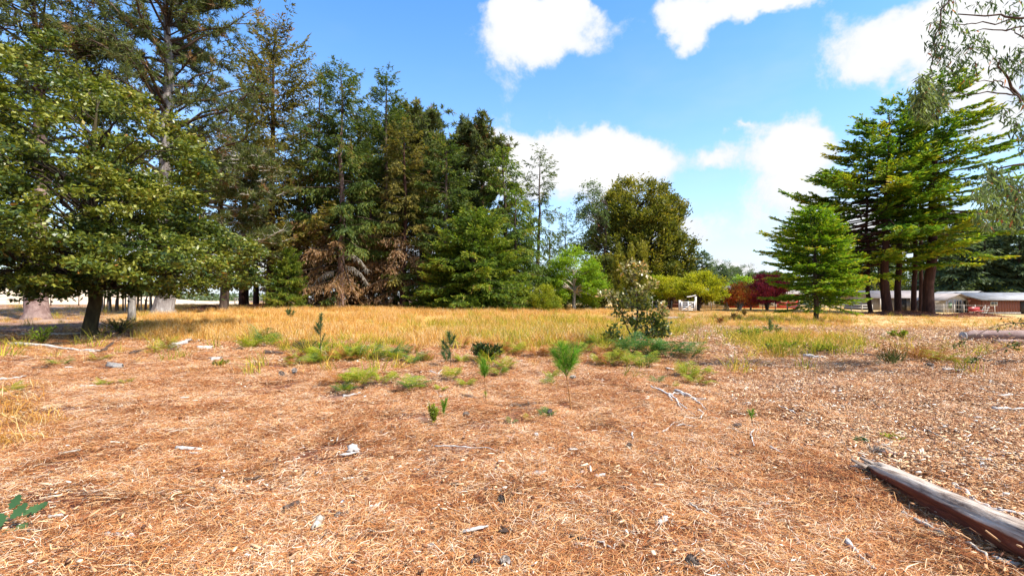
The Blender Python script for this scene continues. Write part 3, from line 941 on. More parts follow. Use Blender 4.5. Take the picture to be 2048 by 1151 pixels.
def broadleaf(h, prof, seed, rt=.2, ncl=160, cr_=.7, flat=.45, nleaf=120, leaf=(.16, .08), z0=.1, shell=.45, trunkbits=None, lean=(0, 0), limbs=1.0,
              droop=.15, noisecut=.0, ry=1.0, ox=0.0, upl=.0, zsplit=.12, limbr=.05, tone=.0, nbase=1, frontcut=0.0):
    """prof: list of (height fraction, crown radius); clumps of leaves on many limbs"""
    r = np.random.default_rng(seed)
    tk, lb, cr = MB(), MB(), MB()
    S = 8; t = np.linspace(0, 1, S)
    for q in range(nbase):
        aa = r.uniform(0, 6.28); sp = 0 if nbase == 1 else .25 * h * r.uniform(.5, 1)
        ax = np.stack([np.cumsum(r.normal(0, .02, S)) * h * .4 + lean[0] * t + math.cos(aa) * sp * t, np.cumsum(r.normal(0, .02, S)) * h * .4 + lean[1] * t + math.sin(aa) * sp * t, t * h * .82], 1)
        ax[0, :2] = [0, 0]
        axx = np.concatenate([[ax[0] - [0, 0, .3]], [ax[0]], ax[0:1] + [[0, 0, h * .03]], ax[1:]])
        tk.tubes(axx, np.concatenate([[rt * 1.8], [rt * 1.4], [rt * 1.05], rt * (1 - t[1:]) ** .8 + .015]), 12, .5)
    pz = np.array([p[0] for p in prof]); prr = np.array([p[1] for p in prof])
    zf = np.interp(r.random(ncl * 3), np.linspace(0, 1, 200), _cdf(pz, prr))
    rad_ = np.interp(zf, pz, prr)
    az = r.uniform(0, 6.28, len(zf))
    rho = rad_ * np.maximum(shell, 0) + rad_ * (1 - shell) * r.random(len(zf)) ** .6
    rho *= (1 + .22 * (vn(az * 2.2 + seed, zf * 9 + seed) - .5) * 2)
    C = np.stack([rho * np.cos(az) + ox, rho * np.sin(az) * ry, zf * h], 1)
    if noisecut:
        k = vn(C[:, 0] / (h * .12) + seed * 3, C[:, 2] / (h * .09) + C[:, 1] / h * 4) > noisecut
        C = C[k]; rho = rho[k]; az = az[k]
    if frontcut:      # a bare window on the near side where the forked trunk shows
        k = ~((C[:, 1] < .4) & (np.abs(C[:, 0] + .1) < frontcut) & (C[:, 2] < .5 * h))
        C = C[k]; rho = rho[k]; az = az[k]
    C = C[:ncl]; rho = rho[:ncl]; az = az[:ncl]
    n = len(C)
    if limbs:
        zs = np.clip(C[:, 2] / h - .10 - .25 * rho / h, zsplit, .8)
        b0 = np.stack([np.interp(zs, t * .82, ax[:, 0]), np.interp(zs, t * .82, ax[:, 1]), zs * h], 1)
        if nbase > 1:
            b0[:, :2] *= r.uniform(0, 1, (n, 1))
        s = np.linspace(0, 1, 6)[None, :, None]
        bp = b0[:, None] * (1 - s) + C[:, None] * s
        bp[..., 2] += (np.sin(s[..., 0] * 3.14) * rho[:, None] * .10)
        bp += r.normal(0, .035, bp.shape) * rho[:, None, None] * np.sin(s * 3.14)
        k = r.random(n) < limbs
        lb.tubes(bp[k], (np.clip(rho * limbr * .35, .012, rt * .5)[:, None] * (1 - .8 * s[..., 0]))[k], 4, .5)
    ci = np.repeat(np.arange(n), nleaf)
    N_ = len(ci)
    rc = cr_ * r.uniform(.6, 1.25, n)
    g = r.normal(0, .5, (N_, 3))
    off = g * rc[ci][:, None] * [1, 1, flat]
    out_ = np.stack([np.cos(az), np.sin(az), np.zeros(n)], 1)[ci]
    off[:, 2] -= droop * np.sum(off * out_, 1) - upl * rc[ci] * .2
    P0 = C[ci] + off
    D = nrm(out_ * .5 + r.normal(0, .7, (N_, 3)) * [1, 1, .6] + [0, 0, upl - droop * .8])
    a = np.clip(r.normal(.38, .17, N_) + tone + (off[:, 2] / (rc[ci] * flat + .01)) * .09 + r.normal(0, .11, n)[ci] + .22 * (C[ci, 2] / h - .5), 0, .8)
    a = np.where(r.random(N_) < .004, .95, a)
    Nn = r.normal(0, .8, (N_, 3)) + [0, 0, .9]
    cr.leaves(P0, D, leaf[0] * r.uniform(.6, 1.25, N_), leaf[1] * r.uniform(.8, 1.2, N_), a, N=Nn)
    return tk, lb, cr


def _cdf(pz, pr):
    z = np.linspace(pz[0], pz[-1], 200)
    w_ = np.interp(z, pz, pr) ** 1.4 + .02
    c = np.cumsum(w_); c = (c - c[0]) / (c[-1] - c[0])
    return np.interp(np.linspace(0, 1, 200), c, z)


# ---- the big broadleaf tree on the left
loc = at(180, 19.2)
k = 19.2 / F
prof = [(.135, 90 * k), (.17, 270 * k), (.22, 345 * k), (.29, 335 * k), (.38, 288 * k), (.55, 250 * k), (.70, 200 * k), (.84, 142 * k), (.94, 92 * k), (1.0, 46 * k)]
ob = broadleaf(10.9 + .8, prof, 11, rt=.24, ncl=700, cr_=.58, flat=.42, nleaf=150, leaf=(.19, .095), shell=.30, droop=.14, noisecut=.33, ox=-.6, zsplit=.16, limbr=.04, limbs=.28, tone=.0)
tree_of('broadleaf_tree', 'big spreading dark green broadleaf tree with glossy leaves filling the left edge', 'tree', loc, ob, ('bark_lichen', 'bark_dark', 'oak'))

# ---- pines behind it
pb = pinetree(25.5, .58, 21, 6.6, z0=.30, nl=120, tuftn=22, nlen=.42, wd=.055, clumps=7, up=.40, topr=.6, spread=1.1)
tree_of('old_pine_tree', 'tallest pine with furrowed pale grey trunk foot, its open crown cut by the top edge', 'pine tree', at(327, 33), pb, ('bark_furrow', 'bark_brown', 'pine'))
pb = pinetree(21.5, .55, 22, 6.0, z0=.35, nl=90, tuftn=22, nlen=.42, wd=.055, clumps=6, up=.3, topr=.5)
tree_of('old_pine_tree', 'thick grey-brown pine trunk at the far left behind the broadleaf tree', 'pine tree', at(74, 29.5), pb, ('bark_pink', 'bark_brown', 'pine'))
pb = pinetree(13.5, .32, 23, 5.4, z0=.30, nl=70, tuftn=22, nlen=.42, wd=.07, clumps=8, up=.02, topr=.75, flat=.5)
tree_of('leaning_pine_tree', 'grey-green pine with pale drooping limbs between the broadleaf tree and the first tall spruce', 'pine tree', at(448, 38), pb, ('bark_brown', 'white_twig', 'pine'))
mb = MB()
mb.tubes(np.array([[0, 0, -.3], [.02, 0, .6], [0, .03, 1.6], [.08, 0, 3.2]]), np.array([.24, .19, .16, .12]), 10, .5, cap=True)
root = thing('dead_tree_stub', 'slim pale grey dead trunk standing between the broadleaf tree and the old furrowed pine', 'dead tree', at(263, 27))
mb.build('trunk', M['bark_grey'], root, True)
mb = MB()
for q in range(4):
    a_ = rng.uniform(0, 6.28); z_ = rng.uniform(1.2, 3)
    mb.tubes(np.array([[0, 0, z_], [math.cos(a_) * .3, math.sin(a_) * .3, z_ + .15], [math.cos(a_) * .7, math.sin(a_) * .7, z_ + .2]]), np.array([.03, .02, .01]), 4, .5)
mb.build('dead_branches', M['bark_grey'], root, True)
# thicket of thin dead stems
for q in range(24):
    px = 186 + q * 5.4 + rng.normal(0, 2)
    mb = MB()
    hh = rng.uniform(1.9, 3.2); lx = rng.normal(.06, .14)
    mb.tubes(np.array([[0, 0, -.1], [lx * .3, 0, hh * .4], [lx, .05, hh * .75], [lx * 1.3, 0, hh]]), np.array([.05, .045, .03, .015]) * rng.uniform(.7, 1.5), 5, .5)
    o = mb.build('thin_dead_stem', M['bark_brown'] if q % 3 else M['bark_grey'], None, True)
    o.location = at(px, rng.uniform(36, 39))
    tag(o, 'thin upright dead stem in the thicket behind the broadleaf tree trunk', 'stem', 'thin dead stems of the thicket')

# ---- tall row
rows = [
 # name, label, px, Y, top py, args, mats
 ('spruce_tree', 'tallest spruce of the row with sparse feathery brownish top', 541, 46, 62, dict(R=8.2, rt=.42, seed=31, z0=.10, nb=170, prof=.62, e_lo=2, e_hi=52, sag=.18, hang=.5, twig=.26, dens=1.0, tips=.5, gap=.2, spray=(.34, .085), bulge=.05, dead=.06, jit=.5), ('bark_red', 'bark_brown', 'spruce_brown')),
 ('spruce_tree', 'broad green spruce with pinkish flared trunk foot and dead brown lower limbs', 680, 45, 130, dict(R=6.2, rt=.34, seed=32, z0=.06, nb=170, gap=.15, prof=.66, e_lo=-12, e_hi=46, sag=.30, hang=.7, dead_below=.36, dens=1.15, tips=.3, bulge=.03), ('bark_pink', 'bark_brown', 'spruce_dark')),
 ('spruce_tree', 'spruce with narrow leaning top just left of the broad green one', 640, 49, 150, dict(R=3.8, rt=.30, seed=33, z0=.12, nb=120, prof=.8, e_hi=50, sag=.2, gap=.2, dead=.1), ('bark_brown', 'bark_brown', 'spruce_dark')),
 ('spruce_tree', 'dark narrow spruce with pointed top right of the broad green spruce', 768, 48, 148, dict(R=4.7, rt=.33, seed=34, z0=.10, nb=150, prof=.75, e_lo=-10, e_hi=45, sag=.25, dead_below=.34, dens=1.2), ('bark_brown', 'bark_brown', 'spruce_dark')),
 ('spruce_tree', 'dark green spruce with rust-brown lower limbs at the middle of the row', 806, 46, 255, dict(R=4.0, rt=.30, seed=35, z0=.05, nb=135, gap=.2, prof=.55, e_lo=-14, e_hi=38, sag=.3, hang=.7, dead_below=.40, dens=1.1), ('bark_red', 'bark_brown', 'spruce_brown')),
 ('spruce_tree', 'grey-green dense spruce standing right of the rust-brown one', 893, 46, 275, dict(R=4.4, rt=.30, seed=36, z0=.05, nb=150, gap=.15, prof=.62, e_lo=-10, e_hi=34, sag=.28, hang=.45, dens=1.2), ('bark_brown', 'bark_brown', 'spruce_dark')),
 ('spruce_tree', 'broad spruce with drooping branch ends and blunt top at the right part of the row', 1010, 50, 300, dict(R=4.8, rt=.32, seed=37, z0=.04, nb=155, gap=.15, prof=.62, e_lo=-14, e_hi=38, sag=.32, hang=.9, dens=1.15, tips=.2), ('bark_brown', 'bark_brown', 'spruce_green')),
 ('spruce_tree', 'open thin spruce with ladder-like limbs ending the row on the right', 1073, 52, 305, dict(R=4.3, rt=.22, seed=38, z0=.10, nb=78, prof=.55, e_lo=-18, e_hi=35, sag=.15, hang=.8, dens=1.0, tips=.5, twig=.22, jit=.55, gap=.25), ('bark_brown', 'bark_brown', 'spruce_dark')),
 ('fir_tree', 'low green fir with branches down to the grass in front of the row', 948, 42.5, 430, dict(R=4.6, rt=.22, seed=39, z0=.02, nb=150, prof=.55, e_lo=-4, e_hi=30, sag=.22, hang=.25, dens=1.15, spray=(.3, .08), bulge=.08), ('bark_brown', 'bark_brown', 'spruce_green')),
 ('fir_tree', 'green fir with drooping skirts behind the light green tree', 1035, 47, 385, dict(R=3.8, rt=.2, seed=40, z0=.03, nb=110, gap=.3, prof=.5, e_lo=-14, e_hi=25, sag=.3, hang=.8, dens=1.1), ('bark_brown', 'bark_brown', 'spruce_green')),
]
RT = {}
for q, (nm, lab, px, Y, top, kw, mt) in enumerate(rows):
    loc = at(px, Y)
    h = CZ - (top - HZ) / F * Y - loc[2]
    kw = dict(kw)
    R = kw.pop('R')
    b_ = conifer(h, R, **kw)
    RT[q] = (tree_of(nm, lab, 'spruce tree' if 'spruce' in nm else 'fir tree', loc, b_, mt), h)

pb = pinetree(18.5, .26, 41, 3.6, z0=.42, nl=62, tuftn=22, nlen=.5, wd=.11, clumps=6, up=.35, topr=.55)
loc = at(966, 54)
PINE_H = CZ - (246 - HZ) / F * 54 - loc[2]
tree_of('tall_pine_tree', 'tall pine with clumped open crown rising above the right half of the row', 'pine tree', loc, pb, ('bark_red', 'bark_brown', 'pine'), sc=PINE_H / 18.5)
pb2 = pinetree(20, .28, 42, 3.3, z0=.38, nl=84, tuftn=20, nlen=.5, wd=.10, clumps=6, up=.4, topr=.7)
loc = at(842, 53)
r2 = tree_of('tall_pine_tree', 'round-topped pine in the middle of the row behind the rust-brown spruce', 'pine tree', loc, pb2, ('bark_red', 'bark_brown', 'pine'), sc=(CZ - (208 - HZ) / F * 53 - loc[2]) / 20)
loc = at(812, 57)
dup(r2, loc, 2.1, (CZ - (222 - HZ) / F * 57 - loc[2]) / 20, 'slim pine squeezed between the dark narrow spruce and the round-topped pine')
loc = at(905, 56)
dup(r2, loc, 4.0, (CZ - (276 - HZ) / F * 56 - loc[2]) / 20, 'pine with ragged top between the round-topped pine and the tall clumped pine')

def clone(q, px, Y, top, rz, lab, wide=1.0, group=None):
    root, h = RT[q]
    loc = at(px, Y)
    s = (CZ - (top - HZ) / F * Y - loc[2]) / h
    return dup(root, loc, rz, (s * wide, s * wide, s), lab, group)

clone(2, 490, 52, 190, 1.0, 'dark spruce hidden behind the left side of the feathery tallest spruce', 1.2)
clone(3, 598, 54, 225, 2.2, 'dark spruce in the gap between the two largest spruces', 1.15)
clone(5, 700, 57, 260, 2.9, 'dark spruce filling the gap behind the pinkish trunk', 1.3)
clone(5, 935, 56, 330, 5.1, 'dark spruce behind the left side of the tall clumped pine', 1.2)
clone(0, 725, 56, 235, 3.0, 'shadowy spruce behind the right side of the broad green spruce', .8)
clone(5, 852, 50, 380, 1.4, 'short grey-green spruce at the foot of the rust-brown spruce', 1.2)
clone(8, 990, 46, 480, 2.6, 'lower green fir touching the grass left of the green bush', 1.1)
clone(8, 905, 43, 505, 4.0, 'small spreading fir at the grass edge below the grey-green spruce', 1.3)
clone(8, 575, 41, 500, 1.9, 'small green fir in front of the dark trunks left of the pinkish trunk', .6)
clone(7, 1131, 66, 425, 1.1, 'spindly bare-topped conifer behind the light green tree', .9)
clone(4, 745, 53, 330, 0.6, 'brown-limbed spruce deep in the row right of the pinkish trunk', .9)

# bare trunks seen deep in the row
tk = MB()
tk.tubes(np.array([[0, 0, -.4], [0, 0, .1], [.03, 0, 3], [0, .1, 8], [.2, 0, 14]]), np.array([.50, .36, .30, .24, .10]), 10, .5)
tme = tk.mesh('trunk', M['bark_red'], True)
lbm = MB()
for q in range(26):
    a_ = rng.uniform(0, 6.28); z_ = rng.uniform(2, 13); L_ = rng.uniform(.5, 2.2)
    lbm.tubes(np.array([[0, 0, z_], [math.cos(a_) * L_ * .5, math.sin(a_) * L_ * .5, z_ - .1], [math.cos(a_) * L_, math.sin(a_) * L_, z_ - .4]]), np.array([.05, .03, .012]), 3, .5)
lme = lbm.mesh('dead_branches', M['bark_brown'], True)
TLAB = ['dark bare trunk at the left end of the row beside the grey-green pine', 'second dark bare trunk from the left end of the row', 'dark bare trunk right behind the tallest spruce', 'bare trunk left of the thin dark meadow seedling, deep in the row',
        'slim bare trunk just left of the pinkish trunk', 'stout dark trunk touching the pinkish trunk on its left', 'bare trunk touching the pinkish trunk on its right', 'slimmest bare trunk behind the drooping pale limb',
        'dark bare trunk left of the dark narrow spruce', 'bare trunk between the dark narrow spruce and the rust-brown spruce', 'bare trunk between the rust-brown and the grey-green spruce', 'thin bare trunk at the right end of the row beside the green bush']
first = None
for q, (px, Y, s) in enumerate([(484, 47, .9), (512, 49, .85), (560, 50, .8), (612, 47, .8), (634, 50, .7), (655, 52, .9), (703, 50, .9), (716, 54, .7), (742, 48, .8), (790, 56, .9), (855, 57, .8), (1100, 58, .6)]):
    if first is None:
        first = thing('bare_trunk', TLAB[q], 'tree trunk', at(px, Y), 0, 'bare trunks deep in the row', s)
        link('trunk', tme, first); link('dead_branches', lme, first, 'stuff')
    else:
        dup(first, at(px, Y), q * 1.3, s, TLAB[q])

# pale dead limbs hanging at the foot of the pinkish trunk
for px, py, sx, lab in ((735, 565, 1, 'pale grey dead limb drooping right of the pinkish trunk foot'), (655, 575, -1, 'thin pale dead limb drooping left of the pinkish trunk foot'), (708, 540, 1, 'bleached dead branch fan under the brown limbs of the broad spruce')):
    root = thing('dead_limb', lab, 'dead branch', pt(680 + 12 * sx, py - 32, 43.5))
    mb = MB(); tw = MB()
    L_ = 2.0
    pts = np.array([[0, 0, 0], [sx * .7, 0, -.1], [sx * 1.4, -.1, -.6], [sx * L_, -.2, -1.4]])
    mb.tubes(pts, np.array([.06, .05, .03, .015]), 5, .5)
    mb.build('limb', M['white_twig'], root, True)
    n = 150
    s = rng.random(n); Pm = np.stack([np.interp(s, [0, .33, .66, 1], pts[:, c]) for c in range(3)], 1)
    D = np.stack([rng.normal(.15 * sx, .3, n), rng.normal(0, .3, n), -rng.uniform(.5, 1.2, n)], 1)
    tw.leaves(Pm, D, rng.uniform(.25, .7, n), .03, rng.random(n))
    tw.build('twigs', M['white_twig'], root)

# ---- trees of the middle distance
def bl(nm, lab, cat, px, Y, top, prof, mats, seed, rz=0, group=None, baseH=None, **kw):
    loc = at(px, Y)
    h = CZ - (top - HZ) / F * Y - loc[2]
    k = Y / F
    b_ = broadleaf(h, [(z, r_ * k) for z, r_ in prof], seed, **kw)
    return tree_of(nm, lab, cat, loc, b_, mats, rz, 1.0, group), h

GREENT = bl('light_green_tree', 'bright light green tree with forked pale bare trunk', 'tree', 1148, 46, 496, [(.12, 45), (.3, 60), (.5, 60), (.75, 48), (.92, 30), (1, 12)], ('bark_grey', 'twig_pale', 'lime'), 51,
   rt=.17, ncl=250, cr_=.52, flat=.6, nleaf=105, leaf=(.17, .10), shell=.35, limbs=.16, limbr=.13, noisecut=.12, ry=.8, zsplit=.3, frontcut=.7, upl=.2, droop=0)
bl('green_bush', 'dense rounded green bush left of the pale forked trunk', 'bush', 1090, 41.5, 572, [(.05, 26), (.3, 31), (.7, 26), (1, 10)], ('bark_brown', 'bark_brown', 'bush'), 52,
   rt=.05, ncl=110, cr_=.35, flat=.7, nleaf=100, leaf=(.13, .07), shell=.3, droop=0, upl=.3, tone=.28)
bl('green_bush', 'dark low bush between the pale forked trunk and the rounded bush', 'bush', 1122, 47, 584, [(.05, 18), (.4, 22), (1, 8)], ('bark_brown', 'bark_brown', 'bush'), 53,
   rt=.05, ncl=60, cr_=.35, flat=.7, nleaf=90, leaf=(.12, .07), shell=.3, droop=0, upl=.3, tone=-.15)
bl('green_bush', 'dark bush at the right foot of the pale forked trunk', 'bush', 1172, 48, 580, [(.05, 20), (.4, 24), (1, 8)], ('bark_brown', 'bark_brown', 'bush'), 54,
   rt=.05, ncl=60, cr_=.35, flat=.7, nleaf=90, leaf=(.12, .07), shell=.3, droop=0, upl=.3, tone=-.12)
bl('round_cypress_tree', 'massive round-topped olive green cypress standing alone mid-distance', 'cypress tree', 1272, 66, 363, [(.14, 78), (.3, 98), (.5, 103), (.7, 90), (.86, 66), (.95, 44), (1, 26)], ('bark_dark', 'bark_dark', 'cypress'), 55,
   rt=.55, ncl=460, cr_=.95, flat=.8, nleaf=120, leaf=(.46, .19), shell=.45, droop=-.1, upl=.5, noisecut=.12, limbr=.06, nbase=3, tone=.02)
bl('gum_tree', 'wispy thin-leaved gum tree at the left shoulder of the round cypress', 'gum tree', 1200, 62, 362, [(.45, 10), (.6, 30), (.75, 32), (.92, 26), (1, 14)], ('bark_brown', 'bark_brown', 'gum'), 56,
   rt=.3, ncl=110, cr_=.55, flat=.8, nleaf=34, leaf=(.34, .12), shell=.3, limbs=1, noisecut=.25, droop=.5, ox=-1.2)
for px, top, lab in ((1238, 490, 'narrow yellow-green column cypress, leftmost of three before the round cypress'), (1264, 492, 'narrow yellow-green column cypress, middle of three before the round cypress'), (1285, 488, 'narrow yellow-green column cypress, rightmost of three before the round cypress')):
    bl('column_cypress', lab, 'cypress tree', px, 52, top, [(.03, 12), (.3, 12), (.6, 9), (.85, 6), (1, 1)], ('bark_brown', 'bark_brown', 'columns'), px, group='three column cypresses',
       rt=.12, ncl=120, cr_=.26, flat=1.6, nleaf=60, leaf=(.26, .08), shell=.3, droop=-.2, upl=1.2, tone=.1, limbs=.3)
bl('dark_gum_tree', 'dark green leafy tree behind the light green tree and column cypresses', 'tree', 1206, 58, 505, [(.03, 30), (.4, 36), (.8, 28), (1, 12)], ('bark_grey', 'bark_brown', 'cypress'), 57,
   rt=.25, ncl=130, cr_=.7, flat=.7, nleaf=90, leaf=(.3, .12), shell=.3, tone=-.12)
ORCH = dict(rt=.13, cr_=.5, flat=.7, nleaf=110, leaf=(.2, .09), shell=.35, droop=-.1, upl=.7, nbase=4, limbr=.06)
bl('orchard_tree', 'yellow-green fruit tree with dark forked trunk right of the white gate', 'fruit tree', 1397, 50, 548, [(.28, 30), (.4, 50), (.65, 46), (.88, 34), (1, 16)], ('bark_brown', 'bark_brown', 'yellow'), 61, group=None, ncl=150, **ORCH)
bl('orchard_tree', 'yellow-green fruit tree left of the white gate in front of the barn', 'fruit tree', 1340, 57, 552, [(.30, 26), (.5, 42), (.75, 36), (1, 14)], ('bark_brown', 'bark_brown', 'yellow'), 62, ncl=110, **ORCH)
bl('orchard_tree', 'half-hidden yellow-green fruit tree behind the foreground sapling', 'fruit tree', 1306, 59, 556, [(.1, 24), (.5, 34), (1, 12)], ('bark_brown', 'bark_brown', 'lime'), 63, ncl=80, **ORCH)
bl('red_leaf_shrub', 'small orange and red leaved fruit tree in front of the red house', 'fruit tree', 1480, 53, 570, [(.2, 28), (.5, 34), (.8, 24), (1, 10)], ('bark_grey', 'twig_pale', 'redorange'), 64, ncl=90, **ORCH)
bl('small_yellow_shrub', 'small yellow-leaved shrub on a pale slanting stem before the tan shed', 'shrub', 1452, 57, 588, [(.3, 12), (.6, 20), (1, 6)], ('bark_grey', 'twig_pale', 'yellow'), 65, ncl=30, **{**ORCH, 'nbase': 1, 'rt': .06})
bl('small_yellow_shrub', 'small yellowing shrub between the red-leaved tree and the purple plum', 'shrub', 1502, 57, 586, [(.3, 12), (.6, 20), (1, 6)], ('bark_grey', 'twig_pale', 'yellow'), 66, ncl=34, **{**ORCH, 'nbase': 2, 'rt': .05})
bl('purple_plum_tree', 'round purple-leaved plum tree left of the small fir', 'plum tree', 1534, 52, 553, [(.2, 18), (.4, 32), (.7, 33), (1, 14)], ('bark_brown', 'bark_brown', 'plum'), 67, ncl=130, **ORCH)
for q, (px, Y, top, w_, mt, lab) in enumerate([
    (1345, 75, 530, 40, 'lime', 'green leafy tree behind the orchard at the foot of the round cypress'),
    (1490, 85, 550, 44, 'lime', 'rounded light green tree behind the red house, left one'),
    (1528, 88, 556, 36, 'yellow', 'yellowish green tree behind the purple plum'),
    (1440, 110, 520, 50, 'far', 'dark round tree in the far woods above the tan shed'),
    (1478, 120, 528, 46, 'far', 'dull green tree in the far woods right of the dark conifers'),
    (1380, 90, 545, 40, 'bush', 'dull green tree directly behind the yellow-green orchard tree'),
    (1560, 100, 560, 40, 'bush', 'dark green tree between the purple plum and the small fir'),
    (1770, 95, 548, 60, 'yellow', 'yellow-leaved tree seen between the first redwood trunks'),
    (1815, 98, 552, 50, 'yellow', 'yellow-leaved tree seen between the slim redwood trunks'),
    (1990, 78, 566, 70, 'yellow', 'yellow-green shrubs behind the reddish brown cabin roof'),
    (1905, 80, 578, 26, 'yellow', 'bright yellow bush over the white shed roof')]):
    bl('background_tree', lab, 'tree', px, Y, top, [(.03, w_ * .8), (.4, w_), (.75, w_ * .75), (1, w_ * .3)], ('bark_brown', 'bark_brown', mt), 70 + q,
       rt=.2, ncl=90, cr_=.08 * w_ * Y / F + .35, flat=.7, nleaf=80, leaf=(.28, .14), shell=.4, droop=0, upl=.3, limbs=.5)
# far conifers
fb = conifer(12, 4.2, .2, 81, z0=.04, nb=100, prof=.6, e_hi=30, dens=.8, spray=(.55, .16), hang=.4)
fr = tree_of('far_conifer', 'dark pointed conifer in the far woods above the orchard', 'conifer', at(1402, 88), fb, ('bark_brown', 'bark_brown', 'far'), sc=(CZ + 92 / F * 88) / 12)
for q, (px, Y, top, lab) in enumerate([(1440, 105, 530, 'broad dark conifer in the far woods right of the pointed one'), (1376, 100, 520, 'dark conifer half behind the round cypress on its right'), (1425, 95, 536, 'short dark conifer between the two far pointed conifers'),
    (1905, 80, 430, 'tall dark conifer behind the cabins, left one'), (1965, 78, 452, 'dark conifer behind the reddish cabin'), (2035, 76, 440, 'dark conifer at the right edge behind the cabin'), (1870, 90, 470, 'dark conifer behind the thickest redwood trunk'),
    (1760, 105, 470, 'dark conifer seen through the redwood trunks'), (2110, 74, 430, 'dark conifer just cut by the right edge'), (1935, 92, 440, 'tall dark conifer in the back row behind the cabins'), (2005, 95, 430, 'tallest dark conifer in the back row behind the cabins'), (1690, 110, 500, 'dark conifer behind the small fir')]):
    loc = at(px, Y)
    s = (CZ - (top - HZ) / F * Y - loc[2]) / 12
    dup(fr, loc, q * 1.1, (s * (1.1 if Y > 85 else 1.0), s * 1.1, s), lab)
ub = pinetree(14, .3, 82, 4.2, z0=.55, nl=34, tuftn=14, nlen=.9, wd=.22, clumps=4, up=.15, topr=.8)
ur = tree_of('far_umbrella_pine', 'far flat-topped pine on the skyline above the purple plum', 'pine tree', at(1540, 200), ub, ('bark_brown', 'bark_brown', 'far'), sc=.95)
for q, (px, Y, s, lab) in enumerate([(1512, 205, .95, 'far flat-topped pine on the skyline left of the one above the plum'), (1497, 210, .85, 'small far pine on the skyline above the light green trees'), (1566, 190, .85, 'far pine on the skyline touching the small fir'), (1462, 150, .8, 'far pine on the skyline right of the dark conifers')]):
    dup(ur, at(px, Y), q * 2.0, s, lab)
# closed far woods behind everything on the right
nw = 150
mb = MB()
ux = rng.uniform(.12, 1.25, nw); yy_ = rng.uniform(125, 160, nw)
n = nw * 150
ci = np.repeat(np.arange(nw), 150)
hh = np.interp(ux, [.12, .3, .42, .5, .7, .8, 1.25], [7, 9, 8, 5.5, 9, 12, 15]) * rng.uniform(.75, 1.15, nw)
zq = rng.random(n); rr_ = (1 - zq ** 2) * 3.2 * np.sqrt(rng.random(n)) + .3; aq = rng.uniform(0, 6.28, n)
X = ux[ci] * yy_[ci] + rr_ * np.cos(aq); Y_ = yy_[ci] + rr_ * np.sin(aq)
mb.leaves(np.stack([X, Y_, zq * hh[ci] - .2], 1), rng.normal(size=(n, 3)) + [0, 0, .5], rng.uniform(.7, 1.4, n), .5, np.clip(rng.normal(.4, .2, n), 0, .8))
o = mb.build('distant_woods', M['far'], None, False, 'stuff')
tag(o, 'hazy green mass of distant woods behind the houses', 'woods')
mb = MB()
n = 9000
xs = rng.uniform(-1.3, -.45, n); yw = rng.uniform(185, 210, n)
mb.leaves(np.stack([xs * yw, yw, 5.4 * sstep(-xs, .62, .95) + rng.random(n) * 3.5], 1), rng.normal(size=(n, 3)), rng.uniform(.8, 1.6, n), .6, rng.random(n) * .8)
o = mb.build('distant_hedgerow', M['far'], None, False, 'stuff')
tag(o, 'faint line of trees beyond the pale field at far left', 'woods')

# ---- small fir before the redwoods
loc = at(1632, 31)
h = CZ - (420 - HZ) / F * 31 - loc[2]
b_ = conifer(h, 2.55, .14, 91, z0=.15, nb=190, prof=.70, e_lo=-3, e_hi=22, sag=.04, hang=.05, dens=1.3, spray=(.20, .06), bulge=.10, tips=.1, flat=.4, jit=.22)
tree_of('small_fir_tree', 'small bright green conical fir on a short dark trunk before the redwoods', 'fir tree', loc, b_, ('bark_brown', 'bark_brown', 'fir'))

# ---- redwoods
RW = [  # px, Y, top, R, lean, asym azimuth (0 = to the right), amount, trunk, label
    (1741, 51, 285, 9.8, -.02, 3.14, .45, .20, 'leftmost redwood, slim trunk, boughs sweeping down to the left'),
    (1775, 49, 222, 10.2, -.01, 3.14, .38, .43, 'redwood with the second thickest trunk, left of the centre of the clump'),
    (1796, 52, 198, 7.2, 0, 3.14, .15, .32, 'redwood with straight mid-size trunk right beside the second thickest'),
    (1827, 50, 200, 6.0, 0, 0, .1, .24, 'slim redwood in the middle right of the clump'),
    (1841, 54, 190, 5.6, .0, 0, .15, .20, 'thinnest redwood trunk squeezed beside the thickest one'),
    (1857, 48, 145, 9.2, .01, 0, .42, .48, 'thickest redwood trunk with long feathery boughs reaching right'),
]
for q, (px, Y, top, R, ln, aa, am, rt_, lab) in enumerate(RW):
    loc = at(px, Y)
    h = CZ - (top - HZ) / F * Y - loc[2]
    fe = q == 5
    b_ = conifer(h, R, rt_, 100 + q, z0=.24 if q in (0, 1, 5) else .30, nb=128 if q in (0, 1, 5) else 60, prof=.72, e_lo=-16, e_hi=14, sag=.02, hang=.10, tmin=.75, twig=.15, dens=1.1, tips=.2,
                 flat=.3, spray=(.34, .115), asym=(aa, am), gap=.4, jit=.2, lean=ln, bare=.25 if fe else .3)
    tree_of('redwood_tree', lab, 'redwood tree', loc, b_, ('bark_red', 'bark_red', 'redwood'))

